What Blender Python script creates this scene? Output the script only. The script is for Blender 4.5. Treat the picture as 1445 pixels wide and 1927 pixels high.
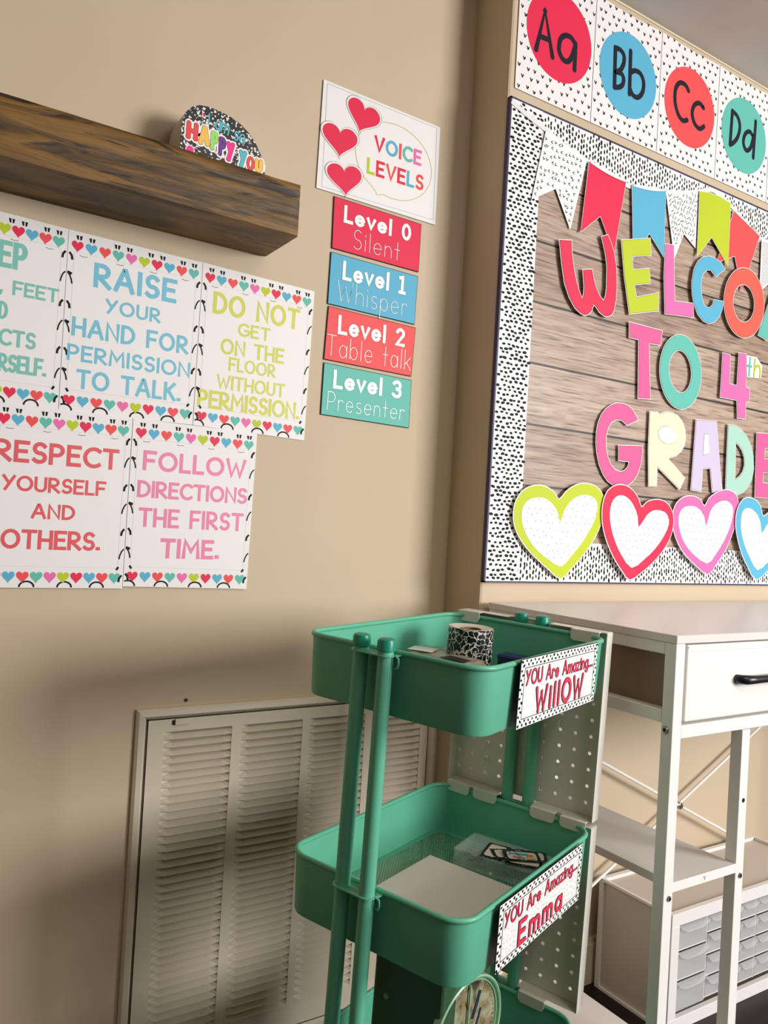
import bpy, bmesh, math, random
from mathutils import Vector, Matrix
from mathutils.geometry import tessellate_polygon

for _o in list(bpy.data.objects):
    bpy.data.objects.remove(_o)
COL = bpy.context.scene.collection
S = bpy.context.scene
random.seed(4)

# ------------------------------------------------------------------ camera
CAMH = 0.985                      # camera height; floor is z = 0
FPX = 1485.41                     # focal length in pixels for a 1445 x 1927 frame
RR = ((0.842, -0.5364, 0.0577), (-0.0563, 0.019, 0.9982), (0.5365, 0.8438, 0.0142))
_r = Vector(RR[0]).normalized(); _f = Vector(RR[2]); _f = (_f - _f.dot(_r) * _r).normalized()
_u = _r.cross(_f).normalized()
cam_d = bpy.data.cameras.new('camera'); cam = bpy.data.objects.new('camera', cam_d); COL.objects.link(cam)
cam_d.sensor_fit = 'VERTICAL'; cam_d.sensor_height = 36; cam_d.lens = FPX / 1927 * 36
cam_d.clip_start = 0.02; cam_d.clip_end = 50
cam.matrix_world = Matrix(((_r.x, _u.x, -_f.x, 0), (_r.y, _u.y, -_f.y, 0), (_r.z, _u.z, -_f.z, CAMH), (0, 0, 0, 1)))
S.camera = cam

# ------------------------------------------------------------------ light
S.view_settings.view_transform = 'Standard'; S.view_settings.look = 'None'
S.view_settings.gamma = 1; S.view_settings.use_curve_mapping = False
S.view_settings.exposure = 0.0
W = bpy.data.worlds.new('world'); S.world = W; W.use_nodes = True
W.node_tree.nodes['Background'].inputs[0].default_value = (1.0, 0.965, 0.93, 1)
W.node_tree.nodes['Background'].inputs[1].default_value = 0.24

def area(name, loc, target, sx, sy, power, color):
    l = bpy.data.lights.new(name, 'AREA'); l.shape = 'RECTANGLE'; l.size = sx; l.size_y = sy
    l.energy = power; l.color = color
    o = bpy.data.objects.new(name, l); COL.objects.link(o); o.location = loc
    o.rotation_euler = (Vector(target) - Vector(loc)).to_track_quat('-Z', 'Y').to_euler()
    return o
area('window_light', (2.9, -2.3, 1.55), (0.9, 1.2, 0.9), 1.5, 1.2, 148, (1.0, 0.985, 0.965))
area('ceiling_light', (0.9, -0.5, 2.12), (0.9, -0.4, 0.0), 0.6, 0.6, 11, (1.0, 0.92, 0.82))

# ------------------------------------------------------------------ helpers
def V(x, y, z): return Vector((x, y, z))
def lin(c):
    def f(v):
        v /= 255.0
        return v / 12.92 if v <= 0.04045 else ((v + 0.055) / 1.055) ** 2.4
    return (f(c[0]), f(c[1]), f(c[2]), 1)

MATS = {}
def mat(name, rgb=(200, 200, 200), rough=0.6, spec=0.5, metal=0.0, noise=0.0, scale=8.0, bump=0.0, bscale=200.0, trans=0.0, coat=0.0):
    if name in MATS: return MATS[name]
    m = bpy.data.materials.new(name); m.use_nodes = True
    nt = m.node_tree; b = nt.nodes['Principled BSDF']
    b.inputs['Base Color'].default_value = lin(rgb); b.inputs['Roughness'].default_value = rough
    b.inputs['Specular IOR Level'].default_value = spec; b.inputs['Metallic'].default_value = metal
    b.inputs['Transmission Weight'].default_value = trans; b.inputs['Coat Weight'].default_value = coat
    if noise > 0 or bump > 0:
        tc = nt.nodes.new('ShaderNodeTexCoord')
    if noise > 0:
        n = nt.nodes.new('ShaderNodeTexNoise'); n.inputs['Scale'].default_value = scale; n.inputs['Detail'].default_value = 4
        nt.links.new(tc.outputs['Object'], n.inputs['Vector'])
        mx = nt.nodes.new('ShaderNodeMixRGB'); mx.blend_type = 'MIX'
        c = lin(rgb)
        mx.inputs[1].default_value = tuple(v * (1 - noise) for v in c[:3]) + (1,)
        mx.inputs[2].default_value = tuple(min(1, v * (1 + noise)) for v in c[:3]) + (1,)
        nt.links.new(n.outputs['Fac'], mx.inputs[0]); nt.links.new(mx.outputs[0], b.inputs['Base Color'])
    if bump > 0:
        n2 = nt.nodes.new('ShaderNodeTexNoise'); n2.inputs['Scale'].default_value = bscale; n2.inputs['Detail'].default_value = 3
        nt.links.new(tc.outputs['Object'], n2.inputs['Vector'])
        bp = nt.nodes.new('ShaderNodeBump'); bp.inputs['Strength'].default_value = bump; bp.inputs['Distance'].default_value = 0.002
        nt.links.new(n2.outputs['Fac'], bp.inputs['Height']); nt.links.new(bp.outputs[0], b.inputs['Normal'])
    MATS[name] = m
    return m

class NT:
    """tiny node-graph helper"""
    def __init__(s, name, rough=0.6):
        s.m = bpy.data.materials.new(name); s.m.use_nodes = True; s.t = s.m.node_tree
        s.b = s.t.nodes['Principled BSDF']; s.b.inputs['Roughness'].default_value = rough
        s.tc = s.t.nodes.new('ShaderNodeTexCoord'); MATS[name] = s.m
    def n(s, kind, **kw):
        x = s.t.nodes.new('ShaderNode' + kind)
        for k, v in kw.items(): setattr(x, k, v)
        return x
    def l(s, a, b): s.t.links.new(a, b)
    def mp(s, scale=(1, 1, 1), loc=(0, 0, 0)):
        x = s.n('Mapping'); x.inputs['Scale'].default_value = scale; x.inputs['Location'].default_value = loc
        s.l(s.tc.outputs['Object'], x.inputs['Vector']); return x.outputs[0]
    def noise(s, vec, scale, detail=4, dist=0.0):
        x = s.n('TexNoise'); x.inputs['Scale'].default_value = scale; x.inputs['Detail'].default_value = detail
        x.inputs['Distortion'].default_value = dist; s.l(vec, x.inputs['Vector']); return x.outputs['Fac']
    def ramp(s, fac, stops):
        x = s.n('ValToRGB'); e = x.color_ramp.elements
        while len(e) < len(stops): e.new(0.5)
        for k, (p, c) in enumerate(stops):
            e[k].position = p; e[k].color = lin(c) if len(c) == 3 else c
        s.l(fac, x.inputs[0]); return x.outputs[0]
    def math(s, op, a, b=None):
        x = s.n('Math', operation=op)
        for i, v in enumerate((a, b)):
            if v is None: continue
            if isinstance(v, (int, float)): x.inputs[i].default_value = v
            else: s.l(v, x.inputs[i])
        return x.outputs[0]
    def mix(s, fac, a, b, mode='MIX'):
        x = s.n('MixRGB', blend_type=mode)
        for i, v in enumerate((fac, a, b)):
            if isinstance(v, (int, float)): x.inputs[i].default_value = v
            elif isinstance(v, tuple): x.inputs[i].default_value = lin(v)
            else: s.l(v, x.inputs[i])
        return x.outputs[0]
    def col(s, c): s.l(c, s.b.inputs['Base Color'])
    def bump(s, h, strength=0.3, dist=0.002):
        x = s.n('Bump'); x.inputs['Strength'].default_value = strength; x.inputs['Distance'].default_value = dist
        s.l(h, x.inputs['Height']); s.l(x.outputs[0], s.b.inputs['Normal'])

def tag(o, label=None, cat=None, group=None, kind=None):
    if label: o['label'] = label
    if cat: o['category'] = cat
    if group: o['group'] = group
    if kind: o['kind'] = kind
    return o

def empty(name, loc, label=None, cat=None, group=None):
    o = bpy.data.objects.new(name, None); COL.objects.link(o); o.location = loc; o.empty_display_size = 0.02
    return tag(o, label, cat, group)

class MB:
    """collects polygons, then links them as ONE mesh object"""
    def __init__(s): s.v = []; s.f = []; s.mi = []; s.mats = []; s.sm = []
    def m(s, material):
        if material not in s.mats: s.mats.append(material)
        return s.mats.index(material)
    def add(s, vs, fs, material, smooth=False):
        b = len(s.v); s.v += [Vector(p) for p in vs]; k = s.m(material)
        for f in fs: s.f.append(tuple(b + i for i in f)); s.mi.append(k); s.sm.append(smooth)
    def box(s, x0, x1, y0, y1, z0, z1, material):
        x0, x1 = sorted((x0, x1)); y0, y1 = sorted((y0, y1)); z0, z1 = sorted((z0, z1))
        vs = [(x, y, z) for z in (z0, z1) for y in (y0, y1) for x in (x0, x1)]
        s.add(vs, [(0, 2, 3, 1), (4, 5, 7, 6), (0, 1, 5, 4), (2, 6, 7, 3), (0, 4, 6, 2), (1, 3, 7, 5)], material)
    def bbox(s, x0, x1, y0, y1, z0, z1, material, r=0.002, seg=2):
        """box with bevelled edges"""
        bm = bmesh.new(); bmesh.ops.create_cube(bm, size=1)
        for v in bm.verts:
            v.co = Vector(((x0 + x1) / 2 + v.co.x * (x1 - x0), (y0 + y1) / 2 + v.co.y * (y1 - y0), (z0 + z1) / 2 + v.co.z * (z1 - z0)))
        bmesh.ops.bevel(bm, geom=bm.edges[:], offset=r, segments=seg, profile=0.5, affect='EDGES')
        bm.verts.index_update()
        s.add([v.co.copy() for v in bm.verts], [tuple(v.index for v in f.verts) for f in bm.faces], material, False)
        bm.free()
    def tube(s, pts, r, material, seg=12, closed=False, caps=True):
        pts = [Vector(p) for p in pts]; n = len(pts); rs = r if isinstance(r, (list, tuple)) else [r] * n
        vs = []; fs = []; prev = None
        for i, p in enumerate(pts):
            if closed: d = (pts[(i + 1) % n] - pts[i - 1]).normalized()
            else: d = (pts[min(i + 1, n - 1)] - pts[max(i - 1, 0)]).normalized()
            if prev is None:
                a = d.orthogonal().normalized()
            else:
                a = (prev - prev.dot(d) * d).normalized()
            prev = a; b = d.cross(a)
            for k in range(seg):
                t = 2 * math.pi * k / seg
                vs.append(p + rs[i] * (math.cos(t) * a + math.sin(t) * b))
        for i in range(n if closed else n - 1):
            j = (i + 1) % n
            for k in range(seg):
                l = (k + 1) % seg
                fs.append((i * seg + k, i * seg + l, j * seg + l, j * seg + k))
        if caps and not closed:
            fs.append(tuple(reversed(range(seg)))); fs.append(tuple((n - 1) * seg + k for k in range(seg)))
        s.add(vs, fs, material, True)
    def lathe(s, prof, material, c=(0, 0, 0), seg=32, axis='Z', smooth=True):
        """prof: [(r, h)...] around an axis through c"""
        vs = []; fs = []
        for (r, h) in prof:
            for k in range(seg):
                t = 2 * math.pi * k / seg
                a, b = r * math.cos(t), r * math.sin(t)
                q = {'Z': (a, b, h), 'Y': (a, -h, b), 'X': (-h, a, b)}[axis]
                vs.append((c[0] + q[0], c[1] + q[1], c[2] + q[2]))
        for i in range(len(prof) - 1):
            for k in range(seg):
                l = (k + 1) % seg
                fs.append((i * seg + k, i * seg + l, (i + 1) * seg + l, (i + 1) * seg + k))
        s.add(vs, fs, material, smooth)
    def build(s, name, parent=None, base=None, label=None, kind=None, cat=None, group=None, autosmooth=None):
        """base: world location of the thing's origin (verts are stored relative to it)"""
        if base is None: base = parent.location.copy() if (parent is not None and parent.type == 'EMPTY' and not parent.get('_local')) else Vector((0, 0, 0))
        if parent is not None and parent.type == 'MESH':
            base = Vector(parent.get('_base', (0, 0, 0)))
        me = bpy.data.meshes.new(name)
        me.from_pydata([tuple(v - Vector(base)) for v in s.v], [], s.f)
        for mm in s.mats: me.materials.append(mm)
        me.polygons.foreach_set('material_index', s.mi)
        me.polygons.foreach_set('use_smooth', s.sm)
        me.update()
        if any(s.sm):
            try: me.set_sharp_from_angle(angle=math.radians(40))
            except Exception: pass
        o = bpy.data.objects.new(name, me); COL.objects.link(o)
        if parent is not None: o.parent = parent
        else: o.location = base
        o['_base'] = tuple(base)
        return tag(o, label, cat, group, kind)

# ---------------------------------------------------------------- flat (printed / cut paper) work
class Plane:
    """a real plane in the room: s, t coordinates along it, h = height off it"""
    def __init__(s, o, sd, td, nd): s.o, s.s, s.t, s.n = Vector(o), Vector(sd), Vector(td), Vector(nd)
    def p(s, a, b, h=0.0): return s.o + a * s.s + b * s.t + h * s.n
    def px(s, x, y):
        """where the photograph's sight line (x, y) meets this plane, in (s, t)"""
        q = (x - 722.5) / FPX, (963.5 - y) / FPX
        d = Vector(RR[0]) * q[0] + Vector(RR[1]) * q[1] + Vector(RR[2])
        c = V(0, 0, CAMH)
        k = (s.o - c).dot(s.n) / d.dot(s.n)
        w = c + k * d - s.o
        return (w.dot(s.s), w.dot(s.t))
    def pxs(s, pts, f=lambda x, y: (x, y)): return [s.px(*f(*q)) for q in pts]

def crop(x0, y0, k): return lambda x, y: (x0 + x / k, y0 + y / k)
def area2(p): return 0.5 * sum(p[i - 1][0] * p[i][1] - p[i][0] * p[i - 1][1] for i in range(len(p)))
def ccw(p): return list(p) if area2(p) > 0 else list(reversed(p))

def offset_poly(p, d):
    p = ccw(p); n = len(p); out = []
    for i in range(n):
        a, b, c = Vector(p[i - 1]), Vector(p[i]), Vector(p[(i + 1) % n])
        e1 = (b - a); e2 = (c - b)
        if e1.length < 1e-7 or e2.length < 1e-7: out.append(tuple(b)); continue
        e1.normalize(); e2.normalize()
        n1 = Vector((e1.y, -e1.x)); n2 = Vector((e2.y, -e2.x)); m = n1 + n2
        if m.length < 0.3: m = n1 * 1.0
        m.normalize(); k = min(1.8, 1 / max(0.3, m.dot(n1)))
        out.append(tuple(b + m * d * k))
    return out

_JIT = [0]
def flat(mb, pl, poly, h, material, holes=()):
    """a printed (zero thickness) polygon on plane pl at height h"""
    _JIT[0] = (_JIT[0] + 1) % 29; h += _JIT[0] * 4e-6
    if len(poly) == 4 and not holes:
        q = ccw(poly); mb.add([pl.p(a, b, h) for a, b in q], [(0, 1, 2, 3)], material); return
    loops = [ccw(poly)] + [ccw(x) for x in holes]
    vs = [v for lp in loops for v in lp]
    tris = tessellate_polygon([[V(a, b, 0) for a, b in lp] for lp in loops])
    fs = []
    for t in tris:
        a, b, c = (vs[i] for i in t)
        if (b[0] - a[0]) * (c[1] - a[1]) - (c[0] - a[0]) * (b[1] - a[1]) < 0: t = (t[0], t[2], t[1])
        fs.append(t)
    mb.add([pl.p(a, b, h) for a, b in vs], fs, material)

def slab(mb, pl, poly, h0, h1, material, holes=()):
    """cut sheet with real thickness"""
    flat(mb, pl, poly, h1, material, holes)
    for lp, sg in [(ccw(poly), 1)] + [(ccw(x), -1) for x in holes]:
        n = len(lp)
        vs = [pl.p(a, b, h0) for a, b in lp] + [pl.p(a, b, h1) for a, b in lp]
        fs = [((i, (i + 1) % n, n + (i + 1) % n, n + i) if sg > 0 else (n + i, n + (i + 1) % n, (i + 1) % n, i)) for i in range(n)]
        mb.add(vs, fs, material)
    # back
    lp = ccw(poly)
    if not holes:
        tris = tessellate_polygon([[V(a, b, 0) for a, b in lp]])
        mb.add([pl.p(a, b, h0) for a, b in lp], [tuple(t) for t in tris], material)

def smooth_closed(p, k=3):
    """Catmull-Rom resample of a closed outline"""
    n = len(p); out = []
    for i in range(n):
        p0, p1, p2, p3 = (Vector(p[(i + j) % n]) for j in (-1, 0, 1, 2))
        for m in range(k):
            t = m / k
            q = 0.5 * ((2 * p1) + (p2 - p0) * t + (2 * p0 - 5 * p1 + 4 * p2 - p3) * t * t + (3 * p1 - p0 - 3 * p2 + p3) * t ** 3)
            out.append((q.x, q.y))
    return out

def smooth_open(p, k=5):
    n = len(p); out = []
    for i in range(n - 1):
        p0, p1, p2, p3 = Vector(p[max(i - 1, 0)]), Vector(p[i]), Vector(p[i + 1]), Vector(p[min(i + 2, n - 1)])
        for m in range(k):
            t = m / k
            q = 0.5 * ((2 * p1) + (p2 - p0) * t + (2 * p0 - 5 * p1 + 4 * p2 - p3) * t * t + (3 * p1 - p0 - 3 * p2 + p3) * t ** 3)
            out.append((q.x, q.y))
    out.append(tuple(p[-1])); return out

def ribbon(pts, w, closed=False, ext=0.0):
    """polygons of a stroke of width w"""
    p = [Vector(q) for q in pts]
    p = [q for i, q in enumerate(p) if i == 0 or (q - p[i - 1]).length > 1e-6]
    n = len(p)
    if n < 2: return []
    if ext and not closed:
        p[0] = p[0] + (p[0] - p[1]).normalized() * ext; p[-1] = p[-1] + (p[-1] - p[-2]).normalized() * ext
    L = []; R = []
    for i in range(n):
        if closed: a, c = p[i - 1], p[(i + 1) % n]
        else: a, c = p[max(i - 1, 0)], p[min(i + 1, n - 1)]
        e1 = (p[i] - a) if (closed or i > 0) else (c - p[i]); e2 = (c - p[i]) if (closed or i < n - 1) else (p[i] - a)
        e1 = e1.normalized(); e2 = e2.normalized()
        n1 = Vector((-e1.y, e1.x)); n2 = Vector((-e2.y, e2.x)); m = n1 + n2
        if m.length < 0.5: m = n1.copy()
        m.normalize(); k = min(1.6, 1 / max(0.35, m.dot(n1)))
        L.append(p[i] + m * w / 2 * k); R.append(p[i] - m * w / 2 * k)
    out = []
    for i in range(n if closed else n - 1):
        j = (i + 1) % n
        out.append([tuple(R[i]), tuple(R[j]), tuple(L[j]), tuple(L[i])])
    return out

def disc(c, r, n=12, rx=None, rot=0.0):
    rx = r if rx is None else rx; cr, sr = math.cos(rot), math.sin(rot)
    return [(c[0] + rx * math.cos(t) * cr - r * math.sin(t) * sr, c[1] + rx * math.cos(t) * sr + r * math.sin(t) * cr)
            for t in (2 * math.pi * k / n for k in range(n))]

def heart(c, w, h=None, rot=0.0, n=22):
    h = w * 0.95 if h is None else h; out = []
    for k in range(n):
        t = 2 * math.pi * k / n
        x = math.sin(t) ** 3; y = (13 * math.cos(t) - 5 * math.cos(2 * t) - 2 * math.cos(3 * t) - math.cos(4 * t)) / 14.5 + 0.09
        x *= w / 2; y *= h / 2
        out.append((c[0] + x * math.cos(rot) - y * math.sin(rot), c[1] + x * math.sin(rot) + y * math.cos(rot)))
    return out

# ---- a hand-drawn stroke alphabet -----------------------------------------
def EL(cx, cy, rx, ry, a0, a1, n=12):
    return [(cx + rx * math.cos(math.radians(a0 + (a1 - a0) * i / n)), cy + ry * math.sin(math.radians(a0 + (a1 - a0) * i / n))) for i in range(n + 1)]
G = {
 'A': (0.74, [[(0, 0), (.34, 1), (.40, 1), (.74, 0)], [(.12, .33), (.62, .33)]]),
 'B': (0.58, [[(0, 0), (0, 1)], [(0, 1)] + EL(.24, .76, .28, .24, 90, -90) + [(0, .52)], [(0, .52)] + EL(.28, .26, .30, .26, 90, -90) + [(0, 0)]]),
 'C': (0.66, [EL(.42, .5, .42, .5, 52, 308, 18)]),
 'D': (0.66, [[(0, 0), (0, 1)], [(0, 1)] + EL(.18, .5, .48, .5, 90, -90, 14) + [(0, 0)]]),
 'E': (0.50, [[(.50, 1), (0, 1), (0, 0), (.50, 0)], [(0, .52), (.42, .52)]]),
 'F': (0.50, [[(.50, 1), (0, 1), (0, 0)], [(0, .50), (.42, .50)]]),
 'G': (0.72, [EL(.42, .5, .42, .5, 48, 345, 18) + [(.80, .46), (.50, .46)]]),
 'H': (0.62, [[(0, 0), (0, 1)], [(.62, 0), (.62, 1)], [(0, .48), (.62, .48)]]),
 'I': (0.02, [[(.01, 0), (.01, 1)]]),
 'J': (0.45, [[(.45, 1), (.45, .3)] + EL(.22, .25, .23, .25, 0, -170, 8)]),
 'K': (0.56, [[(0, 0), (0, 1)], [(.54, 1), (.02, .42)], [(.18, .58), (.58, 0)]]),
 'L': (0.44, [[(0, 1), (0, 0), (.44, 0)]]),
 'M': (0.80, [[(0, 0), (.06, 1), (.40, .36), (.74, 1), (.80, 0)]]),
 'N': (0.62, [[(0, 0), (0, 1), (.62, 0), (.62, 1)]]),
 'O': (0.82, [EL(.41, .5, .41, .5, 0, 360, 24)]),
 'P': (0.54, [[(0, 0), (0, 1)], [(0, 1)] + EL(.24, .72, .28, .28, 90, -90) + [(0, .44)]]),
 'R': (0.58, [[(0, 0), (0, 1)], [(0, 1)] + EL(.24, .73, .28, .27, 90, -90) + [(0, .46)], [(.10, .46), (.58, 0)]]),
 'S': (0.52, [EL(.28, .74, .24, .26, 35, 265, 12) + EL(.26, .25, .26, .25, 80, -145, 12)]),
 'T': (0.62, [[(0, 1), (.62, 1)], [(.31, 1), (.31, 0)]]),
 'U': (0.60, [[(0, 1), (0, .3)] + EL(.30, .30, .30, .30, 180, 360, 12) + [(.60, .3), (.60, 1)]]),
 'V': (0.66, [[(0, 1), (.33, 0), (.66, 1)]]),
 'W': (0.96, [[(0, 1), (.24, 0), (.48, .78), (.72, 0), (.96, 1)]]),
 'Y': (0.62, [[(0, 1), (.31, .50)], [(.62, 1), (.12, 0)]]),
 'Z': (0.55, [[(0, 1), (.55, 1), (0, 0), (.55, 0)]]),
 '.': (0.03, [[(0, .05), (.05, .05)]]),
 ',': (0.05, [[(.05, .08), (0, -.12)]]),
 '!': (0.04, [[(.02, 1), (.02, .3)], [(.02, .02), (.02, .10)]]),
 '0': (0.50, [EL(.25, .5, .25, .5, 0, 360, 20)]),
 '1': (0.36, [[(0, .95), (.18, 1), (.18, 0)], [(0, 0), (.36, 0)]]),
 '2': (0.50, [EL(.24, .74, .24, .26, 160, -20, 10) + [(0, 0), (.5, 0)]]),
 '3': (0.50, [EL(.22, .75, .24, .25, 150, -85, 10), EL(.22, .26, .27, .26, 85, -150, 10)]),
 'a': (0.50, [EL(.25, .30, .25, .30, 0, 360, 16), [(.50, .60), (.50, 0)]]),
 'b': (0.50, [[(0, 1), (0, 0)], EL(.25, .30, .25, .30, 0, 360, 16)]),
 'c': (0.46, [EL(.27, .30, .27, .30, 50, 310, 12)]),
 'e': (0.52, [[(.02, .30), (.50, .32)] + EL(.26, .30, .25, .30, 5, 320, 16)]),
 'g': (0.50, [EL(.25, .30, .25, .30, 0, 360, 16), [(.50, .60), (.50, -.10)] + EL(.26, -.10, .24, .20, 0, -150, 8)]),
 'h': (0.48, [[(0, 1), (0, 0)], [(0, .35)] + EL(.24, .35, .24, .25, 180, 0, 10) + [(.48, 0)]]),
 'i': (0.06, [[(.03, .60), (.03, 0)], [(.03, .76), (.03, .86)]]),
 'k': (0.44, [[(0, 1), (0, 0)], [(.42, .62), (.02, .26)], [(.14, .36), (.46, 0)]]),
 'l': (0.06, [[(.03, 1), (.03, 0)]]),
 'm': (0.74, [[(0, .60), (0, 0)], [(0, .38)] + EL(.185, .38, .185, .22, 180, 0, 8) + [(.37, 0)], [(.37, .38)] + EL(.555, .38, .185, .22, 180, 0, 8) + [(.74, 0)]]),
 'n': (0.44, [[(0, .60), (0, 0)], [(0, .36)] + EL(.22, .36, .22, .24, 180, 0, 10) + [(.44, 0)]]),
 'o': (0.54, [EL(.27, .30, .27, .30, 0, 360, 16)]),
 'p': (0.50, [[(0, .60), (0, -.40)], EL(.25, .30, .25, .30, 0, 360, 16)]),
 'r': (0.34, [[(0, .60), (0, 0)], [(0, .34)] + EL(.20, .38, .20, .22, 180, 35, 7)]),
 's': (0.38, [EL(.20, .45, .17, .16, 35, 265, 10) + EL(.19, .15, .19, .15, 80, -145, 10)]),
 't': (0.36, [[(.18, .95), (.18, 0)], [(0, .55), (.36, .55)]]),
 'v': (0.46, [[(0, .62), (.23, 0), (.46, .62)]]),
 'z': (0.40, [[(0, .60), (.40, .60), (0, 0), (.40, 0)]]),
 ' ': (0.30, []),
}
def layout(text, x0, z0, x1, z1, sp=0.20, flip=None):
    """stroke polylines of text fitted into the box (x0, z0)-(x1, z1); heights are caps"""
    tot = sum(G[c][0] + sp for c in text) - sp
    kx = (x1 - x0) / tot; kz = z1 - z0; x = 0; out = []
    for i, c in enumerate(text):
        w, st = G[c]
        out.append((c, [[(x0 + (x + a) * kx, z0 + b * kz) for a, b in s] for s in st]))
        x += w + sp
    return out

def write(mb, pl, text, box, w, material, h, sp=0.28, outline=None, ow=0.0, caps='butt', colors=None, only=None):
    """box is the outer (ink) box of the line"""
    x0, z0, x1, z1 = box; x0 += w / 2; x1 -= w / 2; z0 += w / 2; z1 -= w / 2
    for k, (c, strokes) in enumerate(layout(text, x0, z0, x1, z1, sp)):
        if only is not None and text[:k].count(' ') != only: continue
        mm = colors[k] if colors else material
        for st in strokes:
            closed = len(st) > 8 and (Vector(st[0]) - Vector(st[-1])).length < 1e-5
            if closed: st = st[:-1]
            layers = ([(w + 2 * ow, outline, h - 0.00020, w / 2 + ow)] if outline else []) + [(w, mm, h, w / 2)]
            for (ww, m2, hh, ex) in layers:
                rp = ribbon(st, ww, closed, 0 if caps == 'round' or closed else ex * 0.98)
                for q in rp: flat(mb, pl, q, hh, m2)
                if not closed:
                    if caps == 'round':
                        for e in (st[0], st[-1]): flat(mb, pl, disc(e, ww / 2, 10), hh, m2)
                for e in st[1:-1] if caps == 'round' and len(st) < 7 else []:
                    flat(mb, pl, disc(e, ww / 2, 8), hh, m2)

def write_words(root, name, pl, text, *args, **kw):
    """one mesh per word"""
    for i in range(text.count(' ') + 1):
        m = MB(); write(m, pl, text, *args, only=i, **kw); m.build(name, root)

def pbox(pl, tl, br):
    a = pl.px(*tl); b = pl.px(*br); return (a[0], b[1], b[0], a[1])
def base_of(pl, poly, h=0.0):
    zs = min(b for a, b in poly); xs = sum(a for a, b in poly) / len(poly)
    return pl.p(xs, zs, h)

# ------------------------------------------------------------------ materials
def wall_mat(name, c1, c2):
    g = NT(name, 0.62); g.b.inputs['Specular IOR Level'].default_value = 0.25
    v = g.mp(); a = g.noise(v, 2.2, 3); g.col(g.ramp(a, [(0.3, c1), (0.7, c2)]))
    g.bump(g.noise(v, 160, 3), 0.12, 0.001); return g.m
WALL = wall_mat('tan wall paint', (203, 184, 157), (208, 190, 164))
CEIL = wall_mat('grey ceiling paint', (205, 197, 190), (212, 204, 198))
BASEB = mat('cream baseboard paint', (222, 208, 176), 0.45)
WHITE_P = mat('white paper', (240, 237, 236), 0.55)
WHITE_B = mat('white card stock', (248, 247, 246), 0.4, coat=0.2)
BLACKI = mat('black ink', (16, 14, 20), 0.6, 0.2)
NAVYI = mat('dark navy ink', (26, 26, 40), 0.6, 0.2)
GREYL = mat('pale grey line print', (214, 211, 212), 0.55)
C = {
 'crimson': mat('crimson print', (230, 44, 82), 0.5, 0.25), 'blue': mat('sky blue print', (92, 178, 212), 0.5, 0.25),
 'coral': mat('coral print', (240, 82, 84), 0.5, 0.25), 'teal': mat('teal print', (100, 190, 176), 0.5, 0.25),
 'pink': mat('pink print', (236, 112, 176), 0.5, 0.25), 'lime': mat('lime print', (190, 206, 44), 0.5, 0.25),
 'orange': mat('orange coral print', (246, 98, 82), 0.5, 0.25), 'cream': mat('cream print', (246, 238, 196), 0.5, 0.25),
 'lilac': mat('lilac print', (206, 194, 224), 0.5, 0.25), 'mint': mat('mint print', (170, 212, 196), 0.5, 0.25),
 'ltxt': mat('olive lime lettering ink', (206, 208, 74), 0.5), 'btxt': mat('blue lettering ink', (110, 190, 216), 0.5),
 'ttxt': mat('teal lettering ink', (122, 194, 184), 0.5), 'rtxt': mat('red lettering ink', (226, 84, 92), 0.5),
 'ptxt': mat('pink lettering ink', (236, 128, 168), 0.5), 'hotpink': mat('hot pink print', (244, 96, 152), 0.5, 0.25),
 'olive': mat('olive line print', (196, 190, 84), 0.5), 'bluel': mat('pale blue line print', (140, 176, 206), 0.5),
}
WMET = mat('white powder coated metal', (240, 239, 236), 0.38, noise=0.02, scale=5)
WLAM = mat('white laminate top', (228, 222, 218), 0.32)
GRIL = mat('cream enamelled grille metal', (214, 203, 182), 0.42, noise=0.05, scale=6)
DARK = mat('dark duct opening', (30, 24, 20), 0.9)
GREEN = mat('green powder coated steel', (98, 182, 150), 0.38, noise=0.03, scale=9)
TEALP = mat('teal plastic', (16, 142, 116), 0.35)
STEEL = mat('zinc bolt steel', (150, 148, 140), 0.3, metal=0.9)
PEGM = mat('grey white pegboard steel', (222, 219, 210), 0.4, noise=0.02, scale=7)

def wood_mat():
    g = NT('distressed stained wood', 0.55)
    v = g.mp((2.2, 9, 22)); a = g.noise(v, 2.3, 7, 0.9); v2 = g.mp((5, 14, 34)); b = g.noise(v2, 1.6, 3, 1.2)
    c = g.ramp(a, [(0.28, (38, 25, 10)), (0.48, (94, 65, 20)), (0.62, (132, 94, 34)), (0.8, (80, 60, 20))])
    d = g.ramp(b, [(0.33, (36, 26, 16)), (0.43, (255, 255, 255))])
    g.col(g.mix(0.9, c, d, 'MULTIPLY')); g.bump(g.math('ADD', a, b), 0.6, 0.004)
    return g.m
WOOD = wood_mat()
def floor_mat():
    g = NT('dark brown plank floor', 0.35)
    v = g.mp((3, 30, 1)); g.col(g.ramp(g.noise(v, 2, 5, 0.4), [(0.3, (20, 11, 9)), (0.7, (40, 24, 19))])); return g.m
FLOOR = floor_mat(); FLOOR.node_tree.nodes['Principled BSDF'].inputs['Specular IOR Level'].default_value = 0.25
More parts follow.
